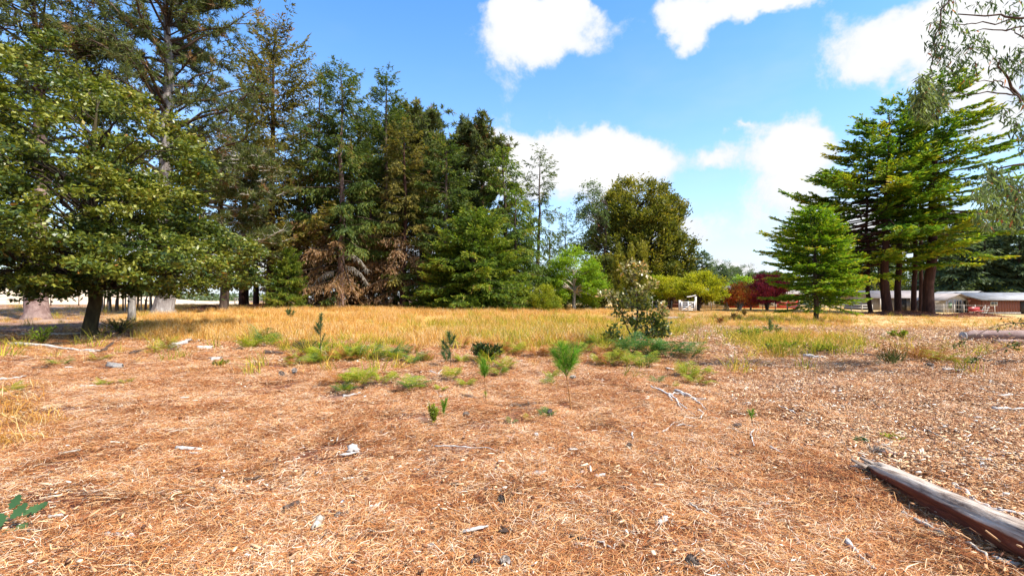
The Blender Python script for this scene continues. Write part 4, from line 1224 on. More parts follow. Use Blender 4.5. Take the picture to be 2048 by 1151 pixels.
# ---- overhanging gum tree at the right edge (its trunk stands outside the frame)
GY = 9.0
root = thing('overhanging_gum_tree', 'gum tree outside the right edge whose leafy twigs hang into the top right sky', 'gum tree', (14.2, 10.0, gz(14.2, 10.0)))
o0 = np.array(root.location)
tk = MB()
tk.tubes(np.array([[0, 0, -.2], [-.1, 0, 1.5], [0, -.3, 4], [-.3, -.5, 7], [-.8, -.6, 10]]), np.array([.36, .28, .24, .18, .1]), 12, .5)
lb = MB(); cr = MB()
strokes = [
    ([(2420, 120), (2250, -60), (2130, 30), (2040, 36), (1985, 32), (1920, 26)], .035),
    ([(2040, 36), (1990, 44), (1930, 48), (1900, 52)], .014),
    ([(2250, -60), (2150, 60), (2040, 52), (1990, 60), (1950, 62)], .02),
    ([(2300, -60), (2048, -10), (1960, -40), (1905, -20), (1882, 30), (1872, 70)], .03),
    ([(2400, 330), (2200, 320), (2060, 215), (2010, 165), (1990, 120)], .05),
    ([(2060, 215), (2030, 185), (1990, 188), (1940, 190), (1880, 188), (1850, 196)], .014),
    ([(2040, 200), (2000, 165), (1940, 160)], .012),
    ([(2400, 330), (2200, 380), (2080, 330), (2010, 330), (1985, 352)], .03),
    ([(2130, 30), (2100, 110), (2040, 70), (2010, 60)], .016),
    ([(1872, 70), (1868, 120), (1862, 160), (1850, 200)], .012),
    ([(2200, 320), (2120, 250), (2060, 240), (2040, 260)], .02),
]
for st_, r0 in strokes:
    yy = GY + rng.uniform(-.8, .8)
    P_ = np.array([pt(a_, b_, yy + rng.normal(0, .15)) for a_, b_ in st_]) - o0
    tq = np.linspace(0, 1, len(P_)); tt = np.linspace(0, 1, 14)
    Pi = np.stack([np.interp(tt, tq, P_[:, c]) for c in range(3)], 1) + rng.normal(0, .02, (14, 3))
    lb.tubes(Pi, r0 * (1 - tt * .8) + .003, 5, .5)
lb.tubes(np.stack([np.array([-.3, -.5, 7]), pt(2420, 120, GY) - o0 + [0, 0, 1.0], pt(2420, 120, GY) - o0]), np.array([.15, .08, .04]), 6, .5)
lb.tubes(np.stack([np.array([0, -.3, 4]), (pt(2400, 330, GY) - o0 + np.array([0, -.3, 4])) / 2, pt(2400, 330, GY) - o0]), np.array([.15, .09, .05]), 6, .5)
lb.tubes(np.stack([np.array([-.8, -.6, 10]), pt(2300, -60, GY) - o0 + [0, 0, .8], pt(2300, -60, GY) - o0]), np.array([.1, .06, .03]), 6, .5)
clumps = [(1885, 20, 14, 20), (1905, -5, 22, 34), (1880, 55, 20, 60), (1870, 88, 16, 44), (1898, 100, 18, 30), (1878, 112, 14, 30), (1912, 45, 12, 16), (1935, 64, 14, 20), (1940, 98, 16, 34), (1962, 78, 14, 24), (1975, 98, 14, 26),
          (1925, 125, 14, 26), (1905, 140, 16, 24), (1950, 132, 12, 14), (1985, 8, 14, 22), (2022, 30, 14, 24), (2000, 130, 20, 34), (2015, 118, 14, 26), (2035, 140, 18, 34), (1985, 165, 12, 14), (2040, 200, 14, 24), (2012, 228, 16, 28), (2030, 250, 14, 26),
          (2040, 108, 14, 26), (2045, 270, 12, 20), (1955, 10, 10, 8), (2040, -5, 18, 20), (2080, 60, 40, 90), (2090, 150, 40, 90), (2090, 240, 40, 90), (2120, 0, 60, 60), (1930, 160, 8, 8), (2060, 300, 22, 40),
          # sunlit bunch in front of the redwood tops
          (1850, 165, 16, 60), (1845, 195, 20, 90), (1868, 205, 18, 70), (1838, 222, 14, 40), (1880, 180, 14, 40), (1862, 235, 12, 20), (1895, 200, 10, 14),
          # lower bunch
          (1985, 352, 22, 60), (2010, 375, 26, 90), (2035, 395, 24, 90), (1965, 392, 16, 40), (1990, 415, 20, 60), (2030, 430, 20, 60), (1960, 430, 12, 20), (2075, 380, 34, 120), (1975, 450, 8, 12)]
PT = []
for cx, cy, rr_, nn_ in clumps:
    nn_ = int(nn_ * (3.0 if (cy > 340 or (150 < cy < 240 and cx < 1900)) else 1.7))
    Yc = GY + rng.normal(0, .35)
    c_ = np.stack([pt(cx + rng.normal(0, rr_ * .62), cy + rng.normal(0, rr_ * .62), Yc + rng.normal(0, .12)) for _ in range(nn_)]) - o0
    D = np.stack([rng.normal(0, .45, nn_), rng.normal(0, .45, nn_), -rng.uniform(.3, 1.2, nn_)], 1)
    lit_tone = .12 if (150 < cy < 240 and cx < 1900) or (cy > 340) else -.12  # sunlight put into the leaf colour: sunlit bunches paler, the rest darker
    cr.leaves(c_, D, rng.uniform(.09, .18, nn_), rng.uniform(.022, .036, nn_), np.where(rng.random(nn_) < .035, .97, np.clip(rng.normal(.5 + lit_tone * 1.4, .2, nn_), 0, .84)), mid=.35, bend=.05)
    cen = c_.mean(0); k_ = rng.integers(0, nn_, max(2, nn_ // 6))
    lb.tubes(np.stack([np.repeat(cen[None], len(k_), 0), (c_[k_] + cen) / 2 + rng.normal(0, .03, (len(k_), 3)), c_[k_]], 1), np.tile([.006, .004, .002], (len(k_), 1)), 3, .5)
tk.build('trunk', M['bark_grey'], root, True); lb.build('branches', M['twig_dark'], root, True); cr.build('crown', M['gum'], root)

# ------------------------------------------------------------------ buildings, fences, gate
M['tan_wall'] = plain('tan_painted_board', (.52, .44, .31), (.44, .37, .25), stretch=(1, 1, .3), scale=2)
M['red_wall'] = plain('red_painted_board', (.45, .05, .035), (.33, .04, .03), stretch=(1, 1, .3), scale=2)
M['cabin_wall'] = plain('reddish_brown_board', (.26, .085, .045), (.13, .045, .03), stretch=(3, 3, .5), scale=2.5)
M['barn_wall'] = plain('dark_red_barn_board', (.16, .05, .035), (.08, .03, .025), stretch=(3, 3, .5), scale=2.5)
M['grey_wall'] = plain('weathered_grey_board', (.34, .30, .25), (.20, .17, .14), stretch=(3, 3, .4), scale=2.5)
M['white_paint'] = plain('white_paint', (.62, .59, .54), (.44, .41, .36), scale=2)
M['metal_roof'] = plain('pale_metal_roof', (.30, .29, .28), (.19, .18, .17), rough=.75, scale=1.2)
M['brown_roof'] = plain('brown_grey_roof', (.30, .25, .22), (.21, .17, .15), scale=1.5)
M['tan_roof'] = plain('tan_roof', (.42, .38, .33), (.32, .28, .24), scale=1.5)
M['dark_gap'] = plain('dark_interior', (.02, .018, .016), (.03, .025, .02))
M['blue_door'] = plain('light_blue_door_paint', (.45, .62, .68), (.36, .52, .58))
M['glass'] = plain('window_glass', (.06, .07, .08), (.10, .11, .12), rough=.12)
M['green_paint'] = plain('faded_green_paint', (.25, .36, .22), (.2, .28, .18))
M['red_plastic'] = plain('red_plastic', (.42, .05, .04), (.32, .04, .04), rough=.4)
M['fence_wood'] = plain('pale_fence_wood', (.60, .54, .46), (.40, .35, .29), stretch=(1, 1, 4), scale=3)
M['rail_white'] = plain('whitewashed_rail', (.74, .71, .66), (.52, .48, .43), stretch=(4, 1, 1), scale=3)
M['dark_post'] = plain('dark_post_wood', (.16, .11, .08), (.09, .06, .05), stretch=(1, 1, 3), scale=3)


def boarded(mb, x0, x1, z0, z1, y, n, th=.03, gap=.012):
    """vertical boards of a wall front, each with its own joint"""
    w_ = (x1 - x0) / n
    for q in range(n):
        mb.box((x0 + w_ * (q + .5), y + rng.normal(0, .004), (z0 + z1) / 2), (w_ - gap, th, z1 - z0), 0)


def hut(name, label, cat, px0, px1, Y, depth, wall_h, ridge_h, wall, roof, ridge='x', over=.3, rz=0.0, slope_one=False, boards=True, sink=.3):
    """a small house: its front faces the camera, local x runs right"""
    a_ = at((px0 + px1) / 2, Y)
    W = (px1 - px0) / F * Y
    root = thing(name, label, cat, a_, rz)
    mb = MB()
    mb.box((0, depth / 2, (wall_h - sink) / 2), (W, depth, wall_h + sink))
    hw = W / 2; ov = over
    if ridge == 'y' and not slope_one:                # gable towards the camera
        for yy in (0.0, depth - .1):
            mb.add([[-hw, yy, wall_h], [hw, yy, wall_h], [0, yy, ridge_h - .05], [-hw, yy + .1, wall_h], [hw, yy + .1, wall_h], [0, yy + .1, ridge_h - .05]], [[0, 1, 4, 3], [1, 2, 5, 4], [2, 0, 3, 5]], [[0, 1, 2], [5, 4, 3]])
    mb.build('wall', M[wall], root)
    if boards:
        n = max(4, int(W / .32))
        w_ = W / n
        if n <= 26:
            bm_ = MB(); bm_.box((0, 0, 0), (w_ - .02, .03, wall_h))
            me = bm_.mesh('board', M[wall])
            for q in range(n):
                o = link('board', me, root)
                o.location = (-hw + w_ * (q + .5), -.02 + float(rng.normal(0, .004)), wall_h / 2 - .01)
    rf = MB()
    t_ = .09
    if slope_one:
        V = [[-hw - ov, -ov, wall_h + .02], [hw + ov, -ov, wall_h + .02], [hw + ov, depth + ov, ridge_h], [-hw - ov, depth + ov, ridge_h]]
        rf.add(np.array(V + [[a, b, c + t_] for a, b, c in V]), [[3, 2, 1, 0], [4, 5, 6, 7], [0, 1, 5, 4], [1, 2, 6, 5], [2, 3, 7, 6], [3, 0, 4, 7]])
    elif ridge == 'x':
        for s in (1, -1):
            y0 = -ov if s == 1 else depth + ov
            V = [[-hw - ov, y0, wall_h - .06], [hw + ov, y0, wall_h - .06], [hw + ov, depth / 2, ridge_h], [-hw - ov, depth / 2, ridge_h]]
            rf.add(np.array(V + [[a, b, c + t_] for a, b, c in V]), [[3, 2, 1, 0], [4, 5, 6, 7], [0, 1, 5, 4], [1, 2, 6, 5], [2, 3, 7, 6], [3, 0, 4, 7]])
        for s in (-1, 1):
            mbg = MB(); mbg.add([[s * hw, 0, wall_h], [s * hw, depth, wall_h], [s * hw, depth / 2, ridge_h - .03]], None, [[0, 1, 2]])
            mbg.build('gable', M[wall], root)
    else:
        for s in (-1, 1):
            V = [[0, -ov, ridge_h], [s * (hw + ov), -ov, wall_h - .08], [s * (hw + ov), depth + ov, wall_h - .08], [0, depth + ov, ridge_h]]
            rf.add(np.array(V + [[a, b, c + t_] for a, b, c in V]), [[3, 2, 1, 0], [4, 5, 6, 7], [0, 1, 5, 4], [1, 2, 6, 5], [2, 3, 7, 6], [3, 0, 4, 7]])
    rf.build('roof', M[roof], root)
    return root, W


def slab(name, root, x, z, w_, h_, mat, y=-.06, th=.06):
    mb = MB(); mb.box((x, y, z), (w_, th, h_))
    return mb.build(name, M[mat], root)


def window(root, x, z, w_, h_, y=-.05):
    o = slab('window', root, x, z, w_, h_, 'white_paint', y, .05)
    q = MB(); q.box((x, y - .03, z), (w_ - .16, .02, h_ - .16)); q.build('pane', M['glass'], o)
    q = MB(); q.box((x, y - .045, z), (.04, .02, h_ - .16)); q.build('glazing_bar', M['white_paint'], o)
    return o


# barn behind the white gate
r_, W = hut('barn', 'dark red-brown open barn behind the white gate', 'barn', 1322, 1378, 68, 5, 2.15, 3.0, 'barn_wall', 'brown_roof', 'x')
slab('doorway', r_, 1.2, 1.0, 1.3, 1.9, 'dark_gap')
for q in range(3):
    slab('rail', r_, .2, .5 + q * .5, W * .55, .09, 'cabin_wall', -.12, .05)
r_, W = hut('small_shed', 'small grey shed with a light blue door left of the barn', 'shed', 1296, 1322, 66, 3, 2.2, 2.6, 'grey_wall', 'brown_roof', 'x', slope_one=True)
slab('door', r_, .15, .95, .62, 1.9, 'blue_door', -.07)
slab('door', r_, -.62, .95, .5, 1.9, 'dark_gap', -.07)
r_, W = hut('tan_shed', 'tan garden shed with pale roof left of the red house', 'shed', 1404, 1458, 64, 4, 1.75, 2.75, 'tan_wall', 'tan_roof', 'y')
slab('door', r_, .6, .8, .8, 1.6, 'tan_wall', -.07)
slab('doorway', r_, -1.2, .9, .5, .9, 'dark_gap')
r_, W = hut('red_house', 'low red house with white trimmed windows behind the plum tree', 'house', 1455, 1600, 70, 7, 2.1, 3.3, 'red_wall', 'brown_roof', 'x')
hw = W / 2
slab('door', r_, -hw + 1.6, .95, .95, 1.95, 'barn_wall')
slab('white_panel', r_, .6, 1.0, 2.6, 1.7, 'white_paint', -.045, .03)
for x_ in (-.1, 1.3, 2.9, 4.2):
    window(r_, x_, 1.35, .9, .95, -.08)
slab('corner_board', r_, -hw + .12, 1.0, .16, 2.1, 'white_paint')
slab('corner_board', r_, hw - .12, 1.0, .16, 2.1, 'white_paint')
# long open shed and cabins on the right
r_, W = hut('long_shed', 'long low shed with brown-grey roof behind the redwood trunks', 'shed', 1748, 1886, 66, 6, 1.75, 2.75, 'grey_wall', 'brown_roof', 'x', over=.4)
for q in range(4):
    slab('doorway', r_, -W / 2 + 1.6 + q * 2.1, .85, 1.5, 1.6, 'dark_gap')
for q in range(5):
    mb = MB(); mb.box((-W / 2 + .6 + q * 2.1, -.35, .8), (.12, .12, 1.75)); mb.build('post', M['fence_wood'], r_)
r_, W = hut('lean_to_shed', 'ramshackle pale board shed with gable end and leaning posts', 'shed', 1890, 1938, 60, 4, 1.55, 2.35, 'white_paint', 'brown_roof', 'y', over=.5)
slab('green_panel', r_, -.9, .95, .45, .7, 'green_paint')
slab('doorway', r_, .1, .8, .5, 1.4, 'dark_gap'); slab('doorway', r_, .95, .8, .35, 1.4, 'dark_gap')
for q in range(7):
    mb = MB(); x_ = -1.4 + q * .46
    mb.tubes(np.array([[x_, -.3, -.1], [x_ + rng.normal(0, .05), -.3, .8], [x_ + rng.normal(0, .1), -.3, 1.6]]), np.array([.045, .045, .04]), 5)
    mb.build('post', M['grey_wall'], r_)
r_, W = hut('white_shed', 'white shed with pale metal roof left of the reddish cabin', 'shed', 1936, 1968, 62, 5, 2.05, 2.75, 'white_paint', 'metal_roof', 'y', over=.6)
window(r_, -.35, 1.2, .8, .95)
r_, W = hut('brown_cabin', 'reddish brown board cabin with pale metal roof at the right edge', 'cabin', 1964, 2100, 58, 6, 1.75, 2.62, 'cabin_wall', 'metal_roof', 'x', over=.45)
window(r_, -W / 2 + 1.4, 1.3, .85, .5)
slab('doorway', r_, .9, .85, .8, 1.5, 'dark_gap')
o = slab('base_board', r_, 0, .12, W, .3, 'grey_wall', -.07, .04)
r_, W = hut('back_cabin', 'small cabin with flat pale roof above the reddish cabin', 'cabin', 1975, 2006, 74, 3, 2.5, 2.9, 'tan_wall', 'metal_roof', 'x', slope_one=True, boards=False)
window(r_, 0, 1.9, 1.2, .6)
# red seat and white slide
a_ = at(1952, 55)
root = thing('garden_bench', 'red and white garden seat in front of the white shed', 'seat', a_)
mb = MB(); mb.box((0, 0, .38), (1.3, .5, .08)); mb.build('seat', M['red_plastic'], root)
mb = MB(); mb.box((0, .25, .62), (1.3, .06, .42)); mb.build('backrest', M['red_plastic'], root)
for s in (-1, 1):
    mb = MB(); mb.box((s * .55, 0, .17), (.08, .4, .36)); mb.build('leg', M['white_paint'], root)
a_ = at(1966, 55.5)
root = thing('step_ladder', 'small white steps leaning at the corner of the reddish cabin', 'steps', a_)
for s in (-1, 1):
    mb = MB(); mb.tubes(np.array([[s * .3, 0, 0], [s * .3 + .5, .1, .9]]), np.array([.04, .04]), 4); mb.build('side_rail', M['white_paint'], root)
for q in range(3):
    mb = MB(); mb.box((.1 + q * .17, .04, .2 + q * .28), (.62, .14, .04)); mb.build('step', M['white_paint'], root)

# white field gate
a_ = at(1375, 46.5)
root = thing('field_gate', 'white slatted field gate between two pale posts in the dry grass', 'gate', a_)
for s, hgt in ((-1, 1.15), (1, 1.5)):
    mb = MB(); mb.box((s * .78, 0, hgt / 2 - .1), (.17, .17, hgt + .2), 0); mb.build('post', M['fence_wood'], root)
mb = MB(); mb.box((0, -.1, 0), (1.36, .04, .09)); me = mb.mesh('rail', M['rail_white'])
for q in range(5):
    o = link('rail', me, root); o.location = (0, 0, .18 + q * .19)
for x_ in (-.62, 0, .62):
    mb = MB(); mb.box((x_, -.15, .56), (.09, .04, .95)); mb.build('stile', M['rail_white'], root)
mb = MB(); mb.tubes(np.array([[-.6, -.18, .15], [.6, -.18, .95]]), np.array([.035, .035]), 4); mb.build('brace', M['rail_white'], root)
mb = MB(); mb.tubes(np.array([[-.1, -.1, 1.45], [.35, -.1, 1.5], [.78, -.1, 1.62]]), np.array([.05, .05, .05]), 5); mb.build('top_rail', M['rail_white'], root)


def fence(name, label, pts, post_h, n, rails, pm, rm, pr=.05, sag=.0):
    """posts with rails or wires between two places"""
    p0, p1 = np.array(pts[0]), np.array(pts[1])
    root = thing(name, label, 'fence', p0)
    prev = None
    for q in range(n):
        f_ = q / (n - 1)
        x_, y_ = (p0 + (p1 - p0) * f_)[:2]
        b_ = np.array([x_, y_, gz(x_, y_)]) - p0
        mb = MB(); lean = rng.normal(0, .04, 2)
        mb.tubes(np.array([b_ - [0, 0, .1], b_ + [lean[0], lean[1], post_h]]), np.array([pr, pr * .9]), 5, cap=True)
        mb.build('post', M[pm], root)
        if prev is not None:
            for z_, r_q in rails:
                mb = MB(); mb.tubes(np.array([prev + [0, 0, z_], (prev + b_) / 2 + [0, 0, z_ - sag], b_ + [0, 0, z_]]), np.array([r_q] * 3), 4)
                mb.build('rail' if r_q > .02 else 'wire', M[rm], root)
        prev = b_


fence('wire_fence', 'thin post and wire fence running before the tan shed and red house', (at(1395, 53), at(1600, 56)), 1.05, 9, [(.95, .007), (.6, .007)], 'grey_wall', 'grey_wall', .045)
fence('wire_fence', 'post and wire fence left of the white gate ending behind the sapling', (at(1285, 54), at(1364, 52)), 1.0, 5, [(.9, .008), (.5, .008)], 'grey_wall', 'grey_wall', .045)
fence('rail_fence', 'pale low rail fence seen between the small fir and the redwoods', (at(1575, 60), at(1745, 60)), .85, 9, [(.75, .05), (.42, .05)], 'fence_wood', 'rail_white', .07)
fence('rail_fence', 'dark rail fence in the pale field behind the spruce trunks at left', (at(470, 75), at(640, 75)), 1.0, 7, [(.9, .05), (.5, .05)], 'dark_post', 'grey_wall', .07)
fence('rail_fence', 'thin wire fence beyond the broadleaf tree at far left', (at(-60, 55), at(330, 52)), 1.1, 8, [(1.0, .012), (.6, .012)], 'dark_post', 'dark_post', .06)
fence('wire_fence', 'fence of thin posts among the cabins at right', (at(1868, 57), at(1990, 56)), 1.1, 7, [(1.0, .012), (.5, .012)], 'fence_wood', 'fence_wood', .04)
# leaning pale pole before the tan shed
mb = MB(); mb.tubes(np.array([[0, 0, -.1], [-.15, 0, .8], [-.5, 0, 1.7]]), np.array([.06, .05, .04]), 6, cap=True)
o = mb.build('leaning_pole', M['fence_wood'], None, True); o.location = at(1457, 54)
tag(o, 'leaning pale pole in front of the tan shed', 'pole')

# mounds of fallen needles under the trees
M['mound'] = littermat('red_brown_needle_mound', [(0, (.07, .022, .012)), (.5, (.17, .055, .028)), (1, (.30, .12, .06))], var=.6, scale=1.2, obj=0)
for px, Y, rx, ry, h_, lab in ((541, 44.5, 4.2, 2.2, .42, 'red-brown mound of needles round the foot of the tallest spruce'), (420, 40, 3.0, 1.8, .35, 'low dark needle mound left of the tallest spruce'), (1812, 47.6, 5.6, 2.6, .42, 'rusty needle mound round the redwood trunks'),
                               (1950, 50, 3.4, 1.6, .28, 'low dark mound in the grass before the reddish cabin')):
    n = 40; g = np.linspace(-1.2, 1.2, n)
    X, Yv = np.meshgrid(g, g, indexing='ij')
    c = at(px, Y)
    xx = c[0] + X * rx; yy = c[1] + Yv * ry
    z = G(xx, yy) + h_ * np.exp(-(X ** 2 + Yv ** 2) * 2.2) * (.7 + .6 * fbm(xx * 1.1, yy * 1.1, 3)) - .035
    i = np.arange(n - 1)[:, None] * n; j = np.arange(n - 1)[None]
    mb = MB(); mb.add(np.stack([xx, yy, z], -1).reshape(-1, 3) - c, np.stack([i + j, i + n + j, i + n + j + 1, i + j + 1], -1).reshape(-1, 4), None, rng.random(n * n))
    nn_ = 2600
    a_, b_ = rng.normal(0, .42, nn_), rng.normal(0, .42, nn_)
    zx = G(c[0] + a_ * rx, c[1] + b_ * ry) + h_ * np.exp(-(a_ ** 2 + b_ ** 2) * 2.2) - c[2]
    mb.leaves(np.stack([a_ * rx, b_ * ry, zx], 1), rng.normal(size=(nn_, 3)) * [1, 1, .3], .22, .03, rng.random(nn_))
    o = mb.build('needle_mound', M['mound'], None, False, 'structure'); o.location = c

# ------------------------------------------------------------------ foreground plants
def shrub_tree(name, label, cat, base, strokes, clumps, Y, bark, leafm, leaf, bare_r=.02, twign=True):
    """stems given as picture-height strokes at one depth, leaves gathered round points"""
    root = thing(name, label, cat, base)
    o0 = np.array(base)
    sb, lb = MB(), MB()
    for k_, (st_, r0) in enumerate(strokes):
        P_ = np.array([pt(a_, b_, Y) + [0, d_, 0] for a_, b_, d_ in st_]) - o0
        tt = np.linspace(0, 1, 10); tq = np.linspace(0, 1, len(P_))
        Pi = np.stack([np.interp(tt, tq, P_[:, c]) for c in range(3)], 1) + rng.normal(0, .008, (10, 3))
        (sb if k_ == 0 else lb).tubes(Pi, r0 * (1 - tt * .75) + .002, 6, .5)
    cr = MB()
    for cx, cy, rx, ry, n, dd, tone in clumps:
        n = int(n * 1.3)
        c_ = np.stack([pt(cx + rng.normal(0, rx * .5), cy + rng.normal(0, ry * .5), Y) + [0, dd + rng.normal(0, rx * .5 / F * Y), 0] for _ in range(n)]) - o0
        cen = pt(cx, cy + ry * .3, Y) + [0, dd, 0] - o0
        D = nrm(c_ - cen) + rng.normal(0, .6, (n, 3)) + [0, 0, .15]
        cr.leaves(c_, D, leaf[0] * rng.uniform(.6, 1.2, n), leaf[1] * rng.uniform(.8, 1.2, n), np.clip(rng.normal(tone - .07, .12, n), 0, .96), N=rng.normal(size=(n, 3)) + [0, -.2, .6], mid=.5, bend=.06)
        k = rng.integers(0, n, max(2, n // 7))
        lb.tubes(np.stack([np.repeat(cen[None], len(k), 0), (c_[k] + cen) / 2 + rng.normal(0, .02, (len(k), 3)), c_[k]], 1), np.tile([.007, .005, .002], (len(k), 1)), 3, .5)
    sb.build('trunk', M[bark], root, True)
    lb.build('branches', M[bark], root, True)
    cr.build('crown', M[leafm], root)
    return root


b0 = gp(1268, 692)
Ys = b0[1]
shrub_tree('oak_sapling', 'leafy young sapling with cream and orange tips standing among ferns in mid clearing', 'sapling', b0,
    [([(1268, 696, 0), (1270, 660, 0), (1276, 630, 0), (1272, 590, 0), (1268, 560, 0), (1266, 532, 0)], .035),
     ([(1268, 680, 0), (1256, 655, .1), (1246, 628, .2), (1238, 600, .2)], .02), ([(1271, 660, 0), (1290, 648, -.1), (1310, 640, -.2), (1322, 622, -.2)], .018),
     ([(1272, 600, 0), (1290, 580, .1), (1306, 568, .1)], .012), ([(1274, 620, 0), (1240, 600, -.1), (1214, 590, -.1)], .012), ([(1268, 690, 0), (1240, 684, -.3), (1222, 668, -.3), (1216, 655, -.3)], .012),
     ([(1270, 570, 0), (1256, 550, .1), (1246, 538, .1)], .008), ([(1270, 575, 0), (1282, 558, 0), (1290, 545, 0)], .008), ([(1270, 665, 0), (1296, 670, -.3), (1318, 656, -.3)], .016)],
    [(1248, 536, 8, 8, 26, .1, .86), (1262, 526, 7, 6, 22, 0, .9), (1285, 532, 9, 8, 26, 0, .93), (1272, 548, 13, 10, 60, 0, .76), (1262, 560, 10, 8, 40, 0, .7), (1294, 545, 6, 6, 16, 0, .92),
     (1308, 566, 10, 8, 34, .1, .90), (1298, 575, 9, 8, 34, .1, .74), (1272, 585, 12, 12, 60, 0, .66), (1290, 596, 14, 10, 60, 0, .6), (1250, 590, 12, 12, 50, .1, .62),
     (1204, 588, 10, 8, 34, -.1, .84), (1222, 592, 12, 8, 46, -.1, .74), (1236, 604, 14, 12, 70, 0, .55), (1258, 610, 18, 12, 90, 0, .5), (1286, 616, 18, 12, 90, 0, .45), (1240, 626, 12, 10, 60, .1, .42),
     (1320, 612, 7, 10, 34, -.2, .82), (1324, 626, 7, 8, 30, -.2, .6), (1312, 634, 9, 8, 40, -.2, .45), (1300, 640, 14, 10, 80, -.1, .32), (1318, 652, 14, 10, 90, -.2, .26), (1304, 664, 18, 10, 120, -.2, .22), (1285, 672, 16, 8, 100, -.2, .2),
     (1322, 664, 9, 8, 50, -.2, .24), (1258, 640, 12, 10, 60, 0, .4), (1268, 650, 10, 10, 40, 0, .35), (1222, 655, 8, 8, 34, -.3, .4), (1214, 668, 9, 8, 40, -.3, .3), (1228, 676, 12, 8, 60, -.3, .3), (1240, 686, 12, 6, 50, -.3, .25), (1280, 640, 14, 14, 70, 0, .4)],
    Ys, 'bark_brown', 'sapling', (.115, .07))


def needle_brush(cr, P0, P1, n, L, W, up=.7, a=None, spread=.5):
    P0, P1 = np.array(P0, float), np.array(P1, float)
    d = P1 - P0
    s = rng.random(n) ** .8
    C = P0 + d * s[:, None]
    D = nrm(nrm(d) * up + rng.normal(0, spread, (n, 3)))
    cr.leaves(C, D, L * rng.uniform(.7, 1.15, n), W, rng.uniform(0, 1, n) if a is None else np.clip(rng.normal(a, .18, n), 0, 1), mid=.35, bend=.02)


def pine_seedling(label, px, py, pytop, brushes, mat='seedling', stem='stem_orange', lean=0, sr=.009, L=.17, W=.0045, shoots=()):
    b = gp(px, py)
    Y = b[1]
    root = thing('pine_seedling', label, 'pine seedling', b)
    k = Y / F
    H = (py - pytop) * k
    sb = MB(); tt = np.linspace(0, 1, 8)
    x1 = lean * k
    sb.tubes(np.stack([x1 * tt ** 1.5, 0 * tt, H * tt * .93 - .02], 1), sr * (1 - tt * .6), 6, .5)
    sb.build('stem', M[stem], root, True)
    for q, (dx, y0, y1, dy, n, wq) in enumerate(brushes):
        z0, z1 = (py - y0) * k, (py - y1) * k
        xs = x1 * (z0 / H) ** 1.5
        cr = MB()
        needle_brush(cr, [xs, 0, z0], [dx * k, dy, z1], n, L * wq, W, .75, None, .42)
        if abs(dx * k - xs) > .02:
            cr.tubes(np.array([[xs, 0, z0 - .02], [(xs + dx * k) / 2, dy / 2, (z0 + z1) / 2], [dx * k, dy, z1]]), np.array([.005, .004, .003]), 4, .1)
        cr.build('needle_tuft', M[mat], root)
    return root


pine_seedling('tallest green pine seedling with bushy top on a bare orange stem in the centre foreground', 1142, 822, 690,
    [(-34, 738, 704, .08, 200, .95), (14, 740, 700, .08, 200, .95), (-20, 742, 692, 0, 330, 1.0), (-8, 745, 700, .05, 260, 1.0), (6, 748, 706, -.04, 200, .9), (-30, 735, 712, .04, 190, .8), (-26, 750, 730, -.05, 130, .8), (10, 745, 722, .05, 120, .8)], lean=-20, sr=.012, L=.18)
pine_seedling('small pine seedling with one bright round tuft left of the tallest seedling', 972, 802, 724, [(-5, 756, 726, 0, 330, 1.05), (-8, 752, 735, .03, 120, .9), (3, 752, 735, -.03, 120, .9), (-1, 796, 786, 0, 40, .5)], lean=-6, sr=.008, L=.14)
pine_seedling('dark green pine seedling with curved shoots standing left of the dark shrub', 902, 734, 668, [(-4, 690, 668, 0, 180, .9), (6, 692, 674, 0, 120, .8), (-16, 706, 684, .1, 180, .8), (-14, 712, 695, -.1, 140, .8)], mat='seedling_dark', lean=-4, L=.17, W=.007, stem='bark_brown')
pine_seedling('tall thin dark pine seedling with two bare shoots at the meadow edge left of centre', 641, 718, 624, [(1, 668, 630, 0, 210, .8), (-6, 660, 648, 0, 110, .7), (-12, 672, 655, .05, 110, .7), (8, 690, 668, 0, 80, .45)], mat='seedling_dark', lean=0, L=.17, W=.009, stem='bark_brown')
pine_seedling('low bright sprout at the foot of the thin dark seedling', 641, 716, 686, [(-2, 712, 690, 0, 150, .7), (4, 710, 694, 0, 110, .6)], lean=0, L=.13, W=.007)
pine_seedling('tiny pine seedling with bright tip beside a small yellow-green bush in the foreground', 889, 856, 800, [(-4, 826, 803, 0, 150, .6), (3, 822, 800, 0, 130, .6), (-2, 832, 815, 0, 70, .5)], lean=-3, sr=.005, L=.09, W=.004)
pine_seedling('tiny lone seedling with yellowish tip right of the scattered white sticks', 1506, 858, 818, [(-8, 836, 822, 0, 70, .6), (0, 834, 820, 0, 70, .6)], lean=-5, sr=.005, L=.08, W=.004, stem='twig_dark')
pine_seedling('pine seedling low in the ferns just right of the dark seedling', 893, 726, 706, [(-8, 722, 706, 0, 160, .8), (6, 722, 708, .1, 140, .8)], mat='seedling_dark', L=.16, W=.007)
pine_seedling('dark little conifer sprout far in the golden meadow left of centre', 580, 640, 620, [(-6, 638, 622, 0, 60, .9), (6, 638, 624, .1, 60, .9), (0, 638, 620, 0, 60, .9)], mat='seedling_dark', L=.28, W=.03, stem='bark_brown')
pine_seedling('pointed conifer seedling in the grass patch right of the sapling', 1540, 668, 642, [(0, 664, 643, 0, 120, .8), (-10, 664, 655, 0, 70, .7), (9, 664, 652, .2, 90, .8)], mat='seedling_dark', L=.22, W=.016, stem='bark_brown')
pine_seedling('second pointed conifer seedling in the grass patch, slightly right and shorter', 1553, 670, 650, [(0, 666, 652, 0, 100, .8), (7, 666, 657, 0, 60, .7)], mat='seedling_dark', L=.22, W=.016, stem='bark_brown')

